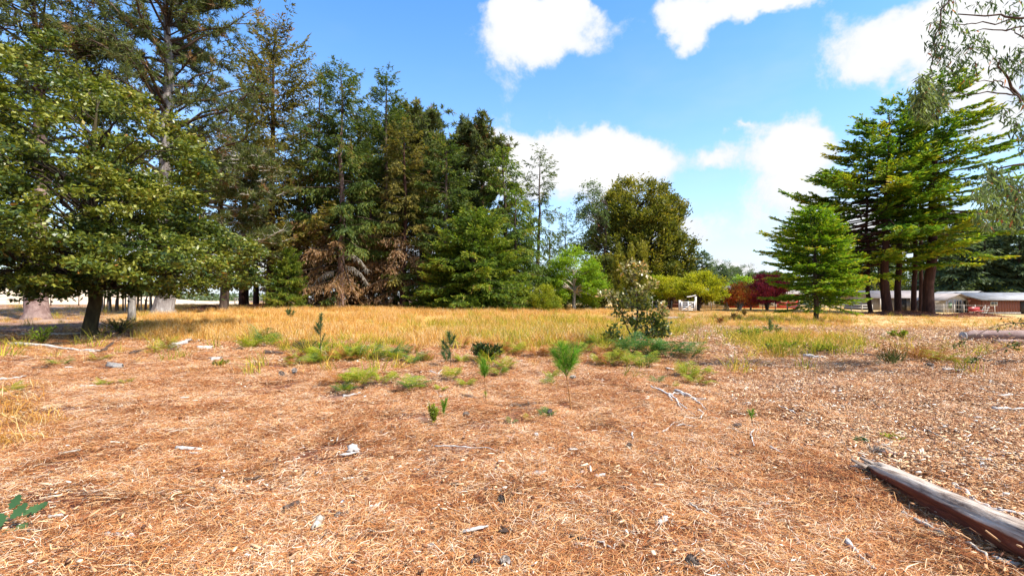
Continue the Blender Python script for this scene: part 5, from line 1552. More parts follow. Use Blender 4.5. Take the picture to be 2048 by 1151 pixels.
# yellow-green feathery bushlets
def little_bush(name, label, px, py, w_px, h_px, mat, n, leaf, cat='bush', stem='twig_dark', nst=14, pinn=True, a=.5, spr=.6):
    b = gp(px, py)
    k = b[1] / F
    root = thing(name, label, cat, b)
    st, cr = MB(), MB()
    W_, H_ = w_px * k, h_px * k
    az = rng.uniform(0, 6.28, nst)
    tip = np.stack([np.cos(az) * W_ / 2 * rng.random(nst) ** .5, np.sin(az) * W_ / 2 * rng.random(nst) ** .5 * .7, H_ * rng.uniform(.6, 1, nst)], 1)
    s = np.linspace(0, 1, 6)[None, :, None]
    P_ = tip[:, None] * s * np.array([1, 1, 0]) + np.array([0, 0, 1]) * (tip[:, None, 2:3] * (s ** .75))
    st.tubes(P_, np.full((nst, 6), .0035 * max(1, b[1] / 6)), 4, .5)
    si = rng.integers(0, nst, n); q = rng.uniform(.15, 1, n)
    C = tip[si] * q[:, None] * [1, 1, 0] + np.array([0, 0, 1]) * (tip[si, 2] * q ** .75)[:, None]
    D = rng.normal(0, spr, (n, 3)) + nrm(tip[si]) * .5
    cr.leaves(C, D, leaf[0] * rng.uniform(.6, 1.2, n), leaf[1], np.clip(rng.normal(a, .2, n), 0, 1))
    st.build('stems', M[stem], root, True)
    cr.build('foliage', M[mat], root)
    return root


little_bush('feathery_bushlet', 'small yellow-green feathery plant left of the tiny foreground seedling', 868, 848, 26, 42, 'fern_lime', 420, (.045, .012), 'small plant', a=.35)
little_bush('dark_shrub', 'compact blackish green shrub behind the bright round-tufted seedling', 972, 724, 66, 38, 'darkshrub', 1500, (.09, .04), 'shrub', nst=30)
little_bush('low_green_plant', 'low dark green leafy plant in the chips left of the background log', 1796, 678, 40, 16, 'bush', 420, (.14, .06), 'small plant', nst=20)
little_bush('dry_twiggy_bush', 'dry grey-brown twiggy bush left of the thin dark seedling', 612, 706, 60, 26, 'rush', 420, (.12, .008), 'bush', stem='twig_dark', nst=40, a=.3)
little_bush('low_green_sprig', 'small dark green fern-like sprig in the chips above the big log', 1724, 888, 36, 12, 'seedling_dark', 420, (.04, .012), 'small plant', nst=14)
little_bush('low_green_sprig', 'flat yellow-green sprig beside the dark green one above the big log', 1782, 880, 50, 10, 'fern_lime', 240, (.05, .012), 'small plant', nst=14)
little_bush('mossy_twigs', 'tangle of pale lichen-green twigs below the two green sprigs', 1756, 908, 44, 14, 'white_twig', 200, (.05, .006), 'twigs', nst=26, stem='twig_pale')
little_bush('leafy_patch', 'round clump of yellow-green weeds at the left front of the right grass patch', 1500, 676, 70, 20, 'fern_lime', 500, (.12, .04), 'weeds', nst=30, a=.3)
little_bush('leafy_patch', 'clump of yellow-green weeds at the front of the right grass patch', 1560, 704, 80, 20, 'fern_lime', 420, (.11, .04), 'weeds', nst=30, a=.3)
little_bush('leafy_patch', 'clump of weeds with orange tips at the right front of the grass patch', 1640, 706, 80, 18, 'fern_lime', 420, (.10, .035), 'weeds', nst=30, a=.45)
little_bush('brown_tussock', 'small brown tussock standing in the golden grass right of the gate', 1467, 640, 12, 14, 'rush', 110, (.3, .03), 'tussock', nst=20, a=.6)
little_bush('brown_tussock', 'small dark tussock in the golden grass below the purple plum', 1489, 632, 12, 12, 'rush', 110, (.3, .03), 'tussock', nst=20, a=.5)
little_bush('brown_tussock', 'small orange-brown tussock below the orchard trees', 1440, 648, 14, 12, 'rush', 110, (.3, .03), 'tussock', nst=20, a=.7)
little_bush('grey_sprig', 'grey-green low sprig among white bark left of the ferns', 440, 735, 46, 16, 'bush', 260, (.06, .02), 'small plant', nst=22)
little_bush('green_sprout', 'bright green leafy sprout before the broadleaf tree trunk', 85, 690, 58, 40, 'lime', 420, (.10, .03), 'small plant', nst=22)
little_bush('fallen_leafy_twigs', 'dark leafy twigs lying right of the broadleaf tree foot', 240, 668, 84, 34, 'oak', 260, (.11, .05), 'twigs', nst=26)

# rush clump with red seed heads
b = gp(1782, 728); root = thing('rush_clump', 'rust-tipped rush clump standing alone in the wood chips at right', 'rush', b)
k = b[1] / F; n = 170
az = rng.normal(0, 1, n) * .55; P0 = np.stack([rng.normal(0, .08, n), rng.normal(0, .06, n), np.zeros(n)], 1)
Ls = rng.uniform(.5, 1.05, n) * 46 * k
D = np.stack([np.sin(az), rng.normal(0, .3, n), np.cos(az)], 1)
mb = MB(); mb.leaves(P0, D, Ls, .010, np.clip(rng.normal(.2, .15, n), 0, .55), mid=.5, bend=.03); mb.build('stems', M['rush'], root)
mb = MB(); kk = rng.integers(0, n, 260); q = rng.uniform(.68, 1.02, 260)
mb.leaves(P0[kk] + nrm(D[kk]) * (Ls[kk] * q)[:, None], D[kk] + rng.normal(0, .5, (260, 3)), .05, .016, rng.uniform(.7, 1, 260)); mb.build('seed_heads', M['rush'], root)


# bracken: a few frond shapes shared by every plant
def frond_mesh(name, mat, L=.6, n=11, seed=0, curl=.3):
    r = np.random.default_rng(seed)
    mb = MB()
    tt = np.linspace(0, 1, 7)
    ax = np.stack([tt * L * .8, 0 * tt + r.normal(0, .006, 7), L * (.75 * tt - curl * 1.6 * tt ** 2.4)], 1)
    mb.tubes(ax, .004 * (1 - tt * .7), 4, .9)
    for q in range(n):
        f_ = .25 + .74 * q / (n - 1)
        p_ = np.array([np.interp(f_, tt, ax[:, c]) for c in range(3)])
        pl = L * .42 * (1 - (q / n) ** 1.2) + .02
        for s in (-1, 1):
            d = nrm(np.array([.55, s * 1.0, .12 - .25 * q / n]) + r.normal(0, .07, 3))
            m_n = max(3, int(pl / .022))
            w_ = np.linspace(.05, 1, m_n)
            C = p_ + d * (pl * w_)[:, None]; C[:, 2] -= pl * w_ ** 2 * .15
            for s2 in (-1, 1):
                e = nrm(np.cross(d, [0, 0, 1.0])) * s2
                mb.leaves(C, d * .55 + e + r.normal(0, .08, (m_n, 3)), pl * .26 * (1.1 - w_) + .012, .014, np.clip(r.normal(.45, .16, m_n), 0, 1), N=np.tile([0, 0, 1.0], (m_n, 1)) + r.normal(0, .25, (m_n, 3)))
    return mb.mesh(name, M[mat])


FR = {m_q: [frond_mesh('frond', m_q, seed=q * 7 + len(m_q), curl=.18 + .08 * q) for q in range(3)] for m_q in ('fern_green', 'fern_lime', 'fern_rust')}


def fern(label, px, py, w_px, mats_, nf=7, hf=1.0, group=None):
    b = gp(px, py)
    root = thing('bracken_fern', label, 'fern', b, 0, group)
    s = w_px * b[1] / F * 1.75
    a0 = rng.uniform(0, 6.28)
    nf += 2
    for q in range(nf):
        mt = mats_[q % len(mats_)]
        o = link('frond', FR[mt][int(rng.integers(0, 3))], root)
        a_ = a0 + q * 6.28 / nf + rng.normal(0, .3)
        o.rotation_euler = (0, -float(rng.uniform(.0, .6)) * hf, a_)
        ss = s * float(rng.uniform(.75, 1.15))
        o.scale = (ss, ss, ss * hf)
        o.location = (math.cos(a_) * s * .06, math.sin(a_) * s * .06, 0)


Gr, Li, Ru = 'fern_green', 'fern_lime', 'fern_rust'
FERNS = [
 ('dark green bracken clump directly under the sapling', 1262, 712, 62, [Gr], 9), ('bushy blue-green bracken right of the sapling foot', 1340, 714, 72, [Gr], 9), ('bright green bracken fan at the right end of the fern bank', 1378, 716, 50, [Gr, Li], 8),
 ('upright green bracken between the two big clumps by the sapling', 1306, 716, 46, [Gr], 7), ('yellow-green bracken in front of the sapling ferns', 1258, 732, 44, [Li], 6), ('yellowing bracken below the middle of the fern bank', 1292, 736, 44, [Li, Gr], 6),
 ('rusty and yellow bracken left of the fern bank', 1222, 734, 46, [Li, Ru], 6), ('rusty bracken tuft between the tallest seedling and the fern bank', 1196, 728, 36, [Ru, Li], 5),
 ('yellow-green bracken on bare litter right of the fern bank', 1372, 756, 46, [Li], 6), ('orange bracken low below the right end of the fern bank', 1392, 772, 42, [Ru, Li], 6), ('single bright frond plant right of the yellow bracken', 1416, 750, 26, [Li], 3),
 ('small dark green frond lying above the grey sticks', 1314, 768, 28, [Gr], 3), ('small golden fern by the grey sticks', 1345, 776, 24, [Ru, Li], 3),
 ('broad yellow-green bracken left of centre foreground', 712, 774, 60, [Li], 8), ('green bracken tip left beside the broad yellow one', 690, 786, 34, [Gr, Li], 5), ('arching lime bracken frond right of the broad yellow one', 762, 768, 40, [Li], 4), ('yellow-green bracken with brown fronds in the middle foreground', 824, 780, 50, [Li, Gr], 7),
 ('lime bracken frond just left of the curled white stick', 785, 760, 26, [Li], 3), ('rusty bracken left of the broad yellow-green one', 674, 772, 44, [Ru], 6),
 ('yellow-green fern at the foot of the dark seedling', 906, 758, 34, [Li], 5), ('small lime fern below the dark seedling ferns', 932, 774, 30, [Li], 5), ('tiny yellow fern right of the middle bracken', 880, 782, 22, [Li], 3),
 ('green bracken in front of the grey dusty patch', 780, 720, 44, [Gr, Li], 7), ('olive bracken clump left of the grass tongue', 730, 718, 46, [Gr, Li], 7), ('yellow bracken in the fern strip left of the olive clump', 690, 722, 42, [Li, Ru], 6),
 ('low green bracken at the left of the fern strip', 530, 694, 50, [Gr, Li], 7), ('lime bracken patch at the far left of the fern strip', 498, 700, 36, [Li], 5), ('yellow bracken near the base of the thin dark seedling', 636, 720, 40, [Li], 6),
 ('orange-yellow bracken right of the thin dark seedling', 664, 716, 38, [Ru, Li], 6), ('bracken with pale tips right of the olive clump', 830, 724, 36, [Gr], 5), ('upright bracken beside the grass tongue', 805, 712, 34, [Gr], 5),
 ('lime fern to the right of the dark shrub', 1010, 738, 36, [Li], 6), ('yellow-green fern low right of the bright round-tufted seedling', 1002, 752, 30, [Li, Gr], 5), ('golden fern behind the dark shrub on the right', 1015, 712, 36, [Li, Ru], 6),
 ('rust bracken clump left of the tallest seedling top', 1076, 716, 34, [Ru], 6), ('orange bracken behind the dark shrub', 1000, 704, 40, [Ru], 6), ('rust-brown bracken right of the orange one in the fern belt', 1040, 708, 38, [Ru, Li], 6),
 ('lime fern at mid stem left of the tallest seedling', 1104, 758, 26, [Li], 4), ('green fern low left of the tallest seedling stem', 1096, 770, 24, [Gr, Li], 4), ('small green frond plant in front left of the tallest seedling', 1090, 834, 28, [Gr], 4),
 ('pale young fern left of the small frond plant', 1056, 840, 16, [Li], 3), ('small blue-green sprout at the centre foreground', 1022, 846, 20, [Gr], 3), ('green fern behind the tallest seedling top', 1160, 704, 34, [Gr], 6), ('yellow-green bracken at the grass edge behind the tallest seedling', 1130, 700, 38, [Li], 6),
 ('lime bracken in the green meadow patch left of the sapling', 1196, 694, 40, [Li, Gr], 6),
 ('orange bracken clump right of the rush clump', 1842, 724, 44, [Ru], 7), ('orange and yellow bracken farther right of the rush clump', 1882, 728, 42, [Ru, Li], 7), ('pale lime fern over the orange bracken', 1860, 712, 28, [Li], 4), ('lime bracken before the dark hanging twigs', 1922, 730, 30, [Li], 5),
 ('pale green frond near the left foreground debris', 122, 732, 34, [Gr, Li], 4), ('yellow-green fern by the left bark pile', 332, 706, 44, [Li, Ru], 6), ('small yellow fern on the left litter', 196, 722, 30, [Li, Ru], 5),
 ('flat lime fern lying on the left edge litter', 20, 786, 30, [Li], 4), ('small lime frond on the left litter', 205, 772, 22, [Li], 3), ('small lime frond right of the other on the left litter', 255, 768, 20, [Li], 3),
]
for lab, px, py, wq, mts, nf in FERNS:
    fern(lab, px, py, wq * .95, mts, nf)

for q in range(34):
    px = float(rng.uniform(560, 1260)); py = float(rng.uniform(696, 732) if px < 1110 else rng.uniform(690, 712))
    fern('small yellowing bracken plant in the loose fern belt along the grass edge', px, py, float(rng.uniform(20, 38)), [[Li, Ru], [Ru], [Li], [Gr, Li], [Ru, Li]][q % 5], 5, group='small bracken plants of the fern belt')

# leafy sprig at the lower left corner
b = gp(8, 1066)
root = thing('holly_like_sprig', 'green lobed leafy sprig entering at the lower left edge', 'sprig', b)
k = b[1] / F
st = MB(); st.tubes(np.array([[-.2, 0, .02], [0, 0, .05], [.07, 0, .09], [.18, 0, .13]]), np.array([.005, .004, .003, .002]), 5); st.build('stem', M['stem_orange'], root, True)
lf = [(50 * k, .0, 48 * k, .15, 26), (30 * k, .02, 36 * k, .5, 30), (12 * k, 0, 30 * k, 1.2, 34), (-2 * k, -.03, 14 * k, 2.0, 34), (14 * k, -.05, 10 * k, -.5, 30), (2 * k, .03, 44 * k, 1.6, 30), (24 * k, .0, 14 * k, -.2, 26), (62 * k, .01, 50 * k, .6, 20)]
for x_, y_, z_, a_, L_ in lf:
    mb = MB(); L_ *= k
    n = 9; s = np.linspace(0, 1, n)
    wv = L_ * .26 * np.sin(s * 3.14) ** .7 * (1 + .75 * (np.arange(n) % 2)) + .001
    d = np.array([math.cos(a_), math.sin(a_) * .5, math.sin(a_) * .5 + .1]); d /= np.linalg.norm(d)
    sd_ = nrm(np.cross(d, [0, -.7, .7])); up_ = np.cross(sd_, d)
    mid = np.array([x_, y_, z_]) + d * (s * L_)[:, None] - up_ * (np.sin(s * 3.14) * .006)[:, None]
    V = np.concatenate([mid - sd_ * wv[:, None], mid, mid + sd_ * wv[:, None]])
    i = np.arange(n - 1)
    mb.add(V, np.concatenate([np.stack([i, i + 1, i + n + 1, i + n], 1), np.stack([i + n, i + n + 1, i + 2 * n + 1, i + 2 * n], 1)]), None, float(rng.uniform(.2, .65)))
    mb.build('leaf', M['seedling_dark'], root)

# ------------------------------------------------------------------ logs, sticks, bark, cones
def vmat_log():
    m, t, out = mat_base('bleached_log_wood')
    at_ = t.node('ShaderNodeAttribute', attribute_name='rnd')
    g = t.node('ShaderNodeTexCoord')
    v = t.vmath('MULTIPLY', g.outputs['Object'], (14, 1.2, 14))
    n1 = t.noise(v, 1.6, 6, .7, dist=.3)
    n2 = t.noise(g.outputs['Object'], 4, 4)
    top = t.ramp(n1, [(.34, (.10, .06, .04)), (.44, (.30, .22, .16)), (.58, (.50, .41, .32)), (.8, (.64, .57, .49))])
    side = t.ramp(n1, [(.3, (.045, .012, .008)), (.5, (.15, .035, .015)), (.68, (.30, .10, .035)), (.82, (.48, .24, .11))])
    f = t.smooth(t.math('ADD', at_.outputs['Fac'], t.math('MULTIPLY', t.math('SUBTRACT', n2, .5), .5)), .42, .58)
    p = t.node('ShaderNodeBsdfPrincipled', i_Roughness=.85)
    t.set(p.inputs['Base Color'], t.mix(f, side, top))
    b_ = t.node('ShaderNodeBump', i_Strength=.9, i_Distance=.02)
    t.set(b_.inputs['Height'], n1)
    t.t.links.new(b_.outputs[0], p.inputs['Normal'])
    t.t.links.new(p.outputs[0], out.inputs[0])
    return m
M['log'] = vmat_log()


def log_mesh(A, B, r0, r1, seed, nseg=40, n=28, splinter=.25, hollow=.35, o0=None, face=(-.8, 0, -.25)):
    """a weathered log from A to B; bark-less bleached top, rotten red flank towards `face`"""
    r = np.random.default_rng(seed)
    A, B = np.array(A, float), np.array(B, float)
    L = np.linalg.norm(B - A); T = (B - A) / L
    X = nrm(np.cross(T, [0, 0, 1.0])); Yv = np.cross(X, T)
    s = np.linspace(0, 1, nseg); th = np.arange(n) * 2 * math.pi / n
    S_, TH = np.meshgrid(s, th, indexing='ij')
    dirv = X * np.cos(TH)[..., None] + Yv * np.sin(TH)[..., None]
    fc = np.array(face, float); fc /= np.linalg.norm(fc)
    tow = np.clip(dirv @ fc, 0, 1)
    R = (r0 + (r1 - r0) * S_) * (1 + .10 * (vn(TH / 6.283 * 8 + seed, S_ * 3) - .5) + .12 * (vn(TH * 3.5 + seed, S_ * L * 1.2 + 5) - .5))
    R = R * (1 - hollow * tow ** 2 * (.7 + .6 * vn(S_ * L * 3, TH * 2)))
    R = R * (1 - .10 * ((vn(TH * 5, S_ * 2 + seed) > .62))) * (1 + .05 * (vn(TH * 14, S_ * L * 1.5) - .5))
    R = R * np.clip((S_ + .006) / .05, .45, 1) ** .5
    off = np.where(S_ < .2, -splinter * (vn(TH * 2.2 + seed, 0 * TH + 3) ** 2) * (1 - S_ / .2), 0)
    P_ = A + T * (S_ * L + off)[..., None] + dirv * R[..., None]
    P_ = P_ + (X * .035 + Yv * .02)[None, None] * (np.sin(S_ * 5.2 + seed) * np.sin(S_ * 3.14))[..., None] * min(1, L / 2)
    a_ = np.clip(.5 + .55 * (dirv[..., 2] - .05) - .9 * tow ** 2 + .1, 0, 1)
    mb = MB()
    i = np.arange(nseg - 1)[:, None] * n; j = np.arange(n)[None]; j2 = (j + 1) % n
    V = P_.reshape(-1, 3)
    Q_ = np.stack([i + j, i + j2, i + n + j2, i + n + j], -1).reshape(-1, 4)
    V = np.concatenate([V, [A + T * .06, B]])
    k_ = len(V)
    jj = np.arange(n); jj2 = (jj + 1) % n
    Tt = np.concatenate([np.stack([jj2, jj, np.full(n, k_ - 2)], 1), np.stack([jj + (nseg - 1) * n, jj2 + (nseg - 1) * n, np.full(n, k_ - 1)], 1)])
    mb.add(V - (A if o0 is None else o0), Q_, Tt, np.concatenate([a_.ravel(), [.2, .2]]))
    return mb


A = gp(1742, 962); A = A + [0.05, 0, .07]
B = np.array([2.80, 1.2, gz(2.8, 1.2) + .15])
root = thing('fallen_log', 'big bleached fallen log with rotten red flank at the lower right corner', 'log', A)
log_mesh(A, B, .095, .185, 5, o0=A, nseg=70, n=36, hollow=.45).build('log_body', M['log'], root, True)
T_ = nrm(B - A)
for q, (dx, dz, L_, w_) in enumerate(((-.05, .035, .20, .035), (.03, .05, .16, .04), (-.02, -.01, .24, .03), (.06, .01, .13, .03), (-.085, -.03, .30, .022))):
    mb = MB()
    mb.tubes(np.array([[dx, .22, dz], [dx * 1.1, .02, dz * .95], [dx * 1.2, -.0 + L_ * .5, dz * .6], [dx * 1.3 - .02, L_, dz * .2 - .02]]), np.array([w_ * .6, w_, w_ * .6, .003])[[0, 1, 2, 3]] * .6, 5, .9 if q != 4 else .1)
    mb.build('splinter', M['log'], root)
# log in the middle distance at right
A = gp(1926, 684) + [0, 0, .22]; B = at(2260, A[1] - 1.0, .24)
root = thing('background_log', 'thick dark log with sawn end lying at the right edge in the chips', 'log', A)
log_mesh(A, B, .20, .27, 8, o0=A, nseg=40, n=18, splinter=0, hollow=.2, face=(-.1, -1, -.4)).build('log_body', M['bark_pink'], root, True)
mb = MB(); mb.tubes(np.array([[-.012, 0, 0], [.012, 0, 0]]), np.array([.16, .16]), 14, .9, cap=True); mb.build('sawn_end', M['twig_grey'], root, True)
A = gp(1985, 690) + [0, 0, .1]; B = at(2300, A[1] - .5, .1)
o = log_mesh(A, B, .10, .13, 9, nseg=24, n=12, splinter=0, hollow=.1).build('background_log', M['bark_pink'], None, True); o.location = A
tag(o, 'thinner log lying in front of the thick sawn one at the right edge', 'log')


def stick(label, pts, r0, mat='twig_pale', name='stick', cat='stick', fork=(), lift=.032, r1=.35):
    """a stick lying through the given picture points; forks are further point lists"""
    r0 = r0 * 1.35
    P_ = np.array([gp(a_, b_) + [0, 0, lift + r0 * .6] for a_, b_ in pts])
    o0 = P_[0].copy()
    tt = np.linspace(0, 1, max(6, 3 * len(pts))); tq = np.linspace(0, 1, len(P_))
    def path(Q_, ra):
        tq_ = np.linspace(0, 1, len(Q_))
        Pi = np.stack([np.interp(tt, tq_, Q_[:, c]) for c in range(3)], 1) - o0
        Pi[1:-1] += rng.normal(0, .004 + ra * .15, (len(tt) - 2, 3))
        return Pi, ra * (1 - (1 - r1) * tt) * rng.uniform(.85, 1.15, len(tt))
    mb = MB(); a_, b_ = path(P_, r0); mb.tubes(a_, b_, 6, .5, cap=True)
    if not fork:
        o = mb.build(name, M[mat], None, True); o.location = o0
        return tag(o, label, cat)
    root = thing(name, label, cat, o0)
    mb.build('stem', M[mat], root, True)
    for f_ in fork:
        Q_ = np.array([gp(c_, d_) + [0, 0, lift + r0 * .5] for c_, d_ in f_])
        mb = MB(); a_, b_ = path(Q_, r0 * .65); mb.tubes(a_, b_, 5, .5)
        mb.build('side_twig', M[mat], root, True)
    return root


stick('long thin root-like stick lying beside the top of the big log', [(1908, 980), (1950, 1010), (1985, 1030), (2060, 1042)], .016, 'twig_grey')
stick('curved stick lying below the big log with a forked end', [(1805, 1035), (1850, 1062), (1885, 1078), (1930, 1098), (1965, 1120), (1990, 1140)], .011, 'twig_pale', fork=([(1885, 1078), (1862, 1060), (1840, 1048)], [(1930, 1098), (1945, 1075), (1990, 1080)]))
stick('straight pale stick at the bottom right pointing down to the frame edge', [(1694, 1094), (1718, 1122), (1752, 1152)], .012, 'twig_grey')
stick('short white stick left of the straight pale stick', [(1590, 1087), (1602, 1103)], .010, 'twig_grey')
stick('slim stick right of the big log end', [(1944, 912), (1965, 935), (1990, 956)], .008)
stick('long thin twig crossing the chips towards the right edge', [(1880, 852), (1930, 878), (1980, 900), (2040, 930)], .008, 'twig_pale')
stick('second long thin twig below the first crossing the chips', [(1850, 860), (1925, 905), (1985, 945)], .007, 'twig_pale')
stick('short stick with a knot on the path', [(1560, 818), (1580, 825), (1596, 832)], .010, 'twig_grey')
stick('grey stick lying along the front of the right grass patch', [(1607, 716), (1630, 718), (1650, 720)], .04, 'twig_grey')
stick('slender tan stick low centre-right', [(1380, 1016), (1405, 1030), (1436, 1044)], .007)
stick('forked grey branch of sticks right of centre foreground', [(1302, 777), (1320, 785), (1338, 793), (1352, 803), (1372, 822), (1390, 837)], .013, 'twig_grey', 'fallen_branch', 'branch',
      fork=([(1338, 792), (1360, 791), (1385, 800), (1412, 804)], [(1385, 800), (1400, 812), (1412, 824)], [(1338, 795), (1345, 806)], [(1352, 803), (1360, 818), (1372, 830)]))
stick('upper grey branch lying beside the forked branch', [(1350, 785), (1372, 793), (1395, 803), (1412, 802)], .014, 'twig_grey')
stick('curled white stick of bark below the forked branch', [(1397, 826), (1407, 832), (1402, 842)], .012, 'twig_grey')
stick('short pale stick left of the leaf-shaped chip', [(1325, 870), (1338, 860), (1349, 850)], .009, 'twig_grey')
stick('flat pale stick right of the short pale one', [(1352, 858), (1370, 856), (1392, 858)], .010, 'twig_grey')
stick('thin forked twig beside a dark hollow', [(1210, 850), (1240, 858), (1260, 870)], .006, 'twig_grey', fork=([(1208, 868), (1235, 868), (1262, 871)], [(1262, 870), (1272, 862), (1283, 852)]))
stick('short thick white stick under the forked twig', [(1265, 872), (1267, 884)], .009, 'twig_grey')
stick('bent wiry twig at the far right of the sticks', [(1508, 865), (1500, 876), (1505, 888), (1508, 898)], .007, 'twig_grey')
stick('twisted pale twig above the big log end', [(1433, 842), (1445, 855), (1470, 865), (1490, 872)], .008, 'twig_grey')
stick('bent light twig below the chip pile', [(1196, 1093), (1212, 1102), (1225, 1108), (1232, 1098)], .006)
stick('long curved tan twig at the bottom centre', [(1148, 1097), (1175, 1104), (1205, 1107)], .005)
stick('wavy thin twig left of centre', [(870, 898), (905, 898), (940, 902), (975, 901), (1010, 912)], .006, 'twig_grey')
stick('small straight stick left of the white bark flake', [(688, 965), (705, 965), (722, 959)], .007)
stick('short upright-looking twig above the white bark flake', [(674, 888), (678, 870)], .006)
stick('thin long twig low left of centre', [(735, 1074), (770, 1068), (800, 1058)], .006, 'twig_dark')
stick('grey birch-like stick below the broad yellow-green bracken', [(686, 797), (705, 795), (722, 791)], .017, 'twig_grey')
stick('curled white loop of bark in the middle foreground', [(860, 745), (876, 752), (884, 742), (876, 738)], .012, 'twig_grey')
stick('thin pale stick by the middle bracken', [(878, 798), (892, 794), (908, 792)], .009, 'twig_grey')
stick('knobbly two-part stick at the lower left', [(212, 1081), (240, 1085), (262, 1089)], .013, 'twig_grey', fork=([(256, 1088), (275, 1086), (296, 1078), (312, 1071)],))
stick('thin straight twig left of the knobbly stick', [(88, 1066), (120, 1064), (158, 1065)], .006, 'twig_pale')
stick('short curved twig below the thin straight one', [(165, 1078), (180, 1084), (190, 1091)], .007)
stick('slim leaf-white stick on the left litter', [(165, 995), (195, 990), (235, 968)], .006, 'twig_pale')
stick('dark stub of branch left of centre', [(488, 968), (510, 966), (530, 960)], .013, 'twig_dark')
stick('long pale fallen branch lying under the broadleaf tree', [(-20, 676), (60, 672), (140, 671), (185, 668)], .05, 'twig_grey')
stick('second pale branch in front of the broadleaf tree', [(20, 692), (90, 696), (150, 704), (200, 706)], .05, 'twig_grey')
stick('dark bent branch right of the broadleaf tree foot', [(205, 706), (225, 690), (245, 680)], .04, 'twig_dark')
stick('grey split log stub left of the white sticks', [(345, 702), (365, 692), (382, 685)], .09, 'twig_grey')
stick('thin branch crossing before the split log stub', [(262, 712), (300, 700), (330, 690)], .04, 'twig_dark')
stick('dark chunk of branch lying before the fern strip', [(528, 710), (548, 711), (568, 712)], .06, 'twig_dark')
stick('pale stick lying on the left litter edge', [(-5, 764), (30, 760), (52, 756)], .02, 'twig_grey')
stick('thin dark twig on the left litter', [(30, 792), (62, 790), (88, 784)], .012, 'twig_dark')
stick('small pale stick at left beyond the litter', [(160, 776), (190, 776), (212, 777)], .012, 'twig_grey')
stick('thin pale twig at left lying by the dark hollow', [(338, 870), (360, 866), (380, 863)], .007)
stick('long thin stick crossing the path beyond the big log end', [(1540, 900), (1565, 912)], .008, 'twig_grey')
stick('white stick lying in chips left of the dark hanging twigs', [(1885, 742), (1905, 743), (1930, 744)], .022, 'twig_grey')
stick('long white splinter in the chips at the right', [(1940, 756), (1962, 758)], .018, 'twig_grey')
stick('dark stick on the chips at right', [(1845, 812), (1870, 818)], .016, 'twig_dark')
stick('grey stick lying under the chips near the right edge', [(1985, 822), (2020, 824), (2060, 824)], .02, 'twig_grey')
stick('split tan stick below the green sprigs', [(1915, 935), (1935, 940), (1960, 949)], .009, 'twig_pale')

# bark pieces and flakes
def bark(label, px, py, w_px, h_px, az, mat='twig_grey', name='bark_piece', thick=.007, rag=.5, cat='bark', arch=.16, lift=.036):
    b = gp(px, py)
    k = b[1] / F
    L_ = w_px * k / 2; W_ = h_px * k * 2.0 / 2
    n, m_n = 9, 5
    u = np.linspace(-1, 1, n); v = np.linspace(-1, 1, m_n)
    U, Vv = np.meshgrid(u, v, indexing='ij')
    edge = np.sqrt(np.clip(1 - U ** 4, .05, 1)) * (1 - rag * rng.random((n, 1)))
    x_ = U * L_ * (1 + .12 * rng.normal(size=(1, m_n))); y_ = Vv * W_ * edge
    z_ = lift + arch * W_ * (1 - Vv ** 2) + rng.normal(0, .0022, (n, m_n)) + .005 * rng.random((1, m_n)) + .10 * L_ * U * rng.normal()
    top = np.stack([x_, y_, z_ + thick], -1).reshape(-1, 3); bot = np.stack([x_ * .97, y_ * .95, z_], -1).reshape(-1, 3)
    i = np.arange(n - 1)[:, None] * m_n; j = np.arange(m_n - 1)[None]
    q = np.stack([i + j, i + m_n + j, i + m_n + j + 1, i + j + 1], -1).reshape(-1, 4)
    N0 = n * m_n
    rim = list(range(m_n)) + [k_ * m_n + m_n - 1 for k_ in range(1, n)] + [(n - 1) * m_n + k_ for k_ in range(m_n - 2, -1, -1)] + [k_ * m_n for k_ in range(n - 2, 0, -1)]
    rr_ = np.array(rim); r2_ = np.roll(rr_, -1)
    mb = MB(); mb.add(np.concatenate([top, bot]), np.concatenate([q, q[:, ::-1] + N0, np.stack([rr_, r2_, r2_ + N0, rr_ + N0], 1)]))
    o = mb.build(name, M[mat]); o.location = b; o.rotation_euler = (0, 0, az)
    return tag(o, label, cat)


bark('white fluted bark flake in the centre-left foreground', 706, 904, 30, 16, 2.0)
bark('thin tail of the white bark lying just below it', 698, 915, 34, 6, .5, name='bark_flake')
bark('ragged white bark slab in the centre foreground', 1070, 956, 48, 12, .25)
bark('pale grey bark slab on a dark hollow at left', 378, 904, 62, 12, -.1)
bark('small grey bark chip right below the pale slab at left', 388, 914, 20, 6, .3)
bark('cracked tan bark piece standing out in the lower left', 636, 1056, 60, 12, 1.75, 'twig_pale', arch=.5)
bark('small white bark flake right of the cracked tan piece', 746, 1024, 36, 9, .8)
bark('curved white bark strip at the bottom centre', 950, 1070, 52, 7, .25)
bark('grey bark strip at the lower centre-right', 1325, 1052, 40, 10, .75)
bark('white bark flake left of the log end', 1072, 876, 8, 14, .2, name='bark_flake')
bark('round white chip in the centre foreground', 1164, 953, 12, 6, 1.2, name='bark_flake')
bark('white curled chip right of the round one', 1200, 960, 22, 8, .3, name='bark_flake')
bark('small white curled chip above centre', 1146, 906, 18, 5, .2, name='bark_flake')
bark('pale flake beside the blue-green sprout', 1022, 881, 22, 6, -.1, name='bark_flake')
bark('white wedge of wood on the path', 1590, 817, 16, 9, .3, name='bark_flake')
bark('white wood chip on the path farther right', 1495, 812, 20, 7, .5, name='bark_flake')
bark('flat leaf-shaped pale chip right of centre', 1380, 841, 26, 4, .1, 'twig_pale', name='bark_flake')
bark('grey and red slab of bark left of the big log', 1812, 920, 78, 12, -.55, 'bark_pink')
bark('dark brown bark lump at the bottom centre', 1010, 1073, 26, 10, .1, 'twig_dark')
bark('dark flat bark flake low in the centre', 1155, 1086, 32, 8, -.2, 'twig_dark')
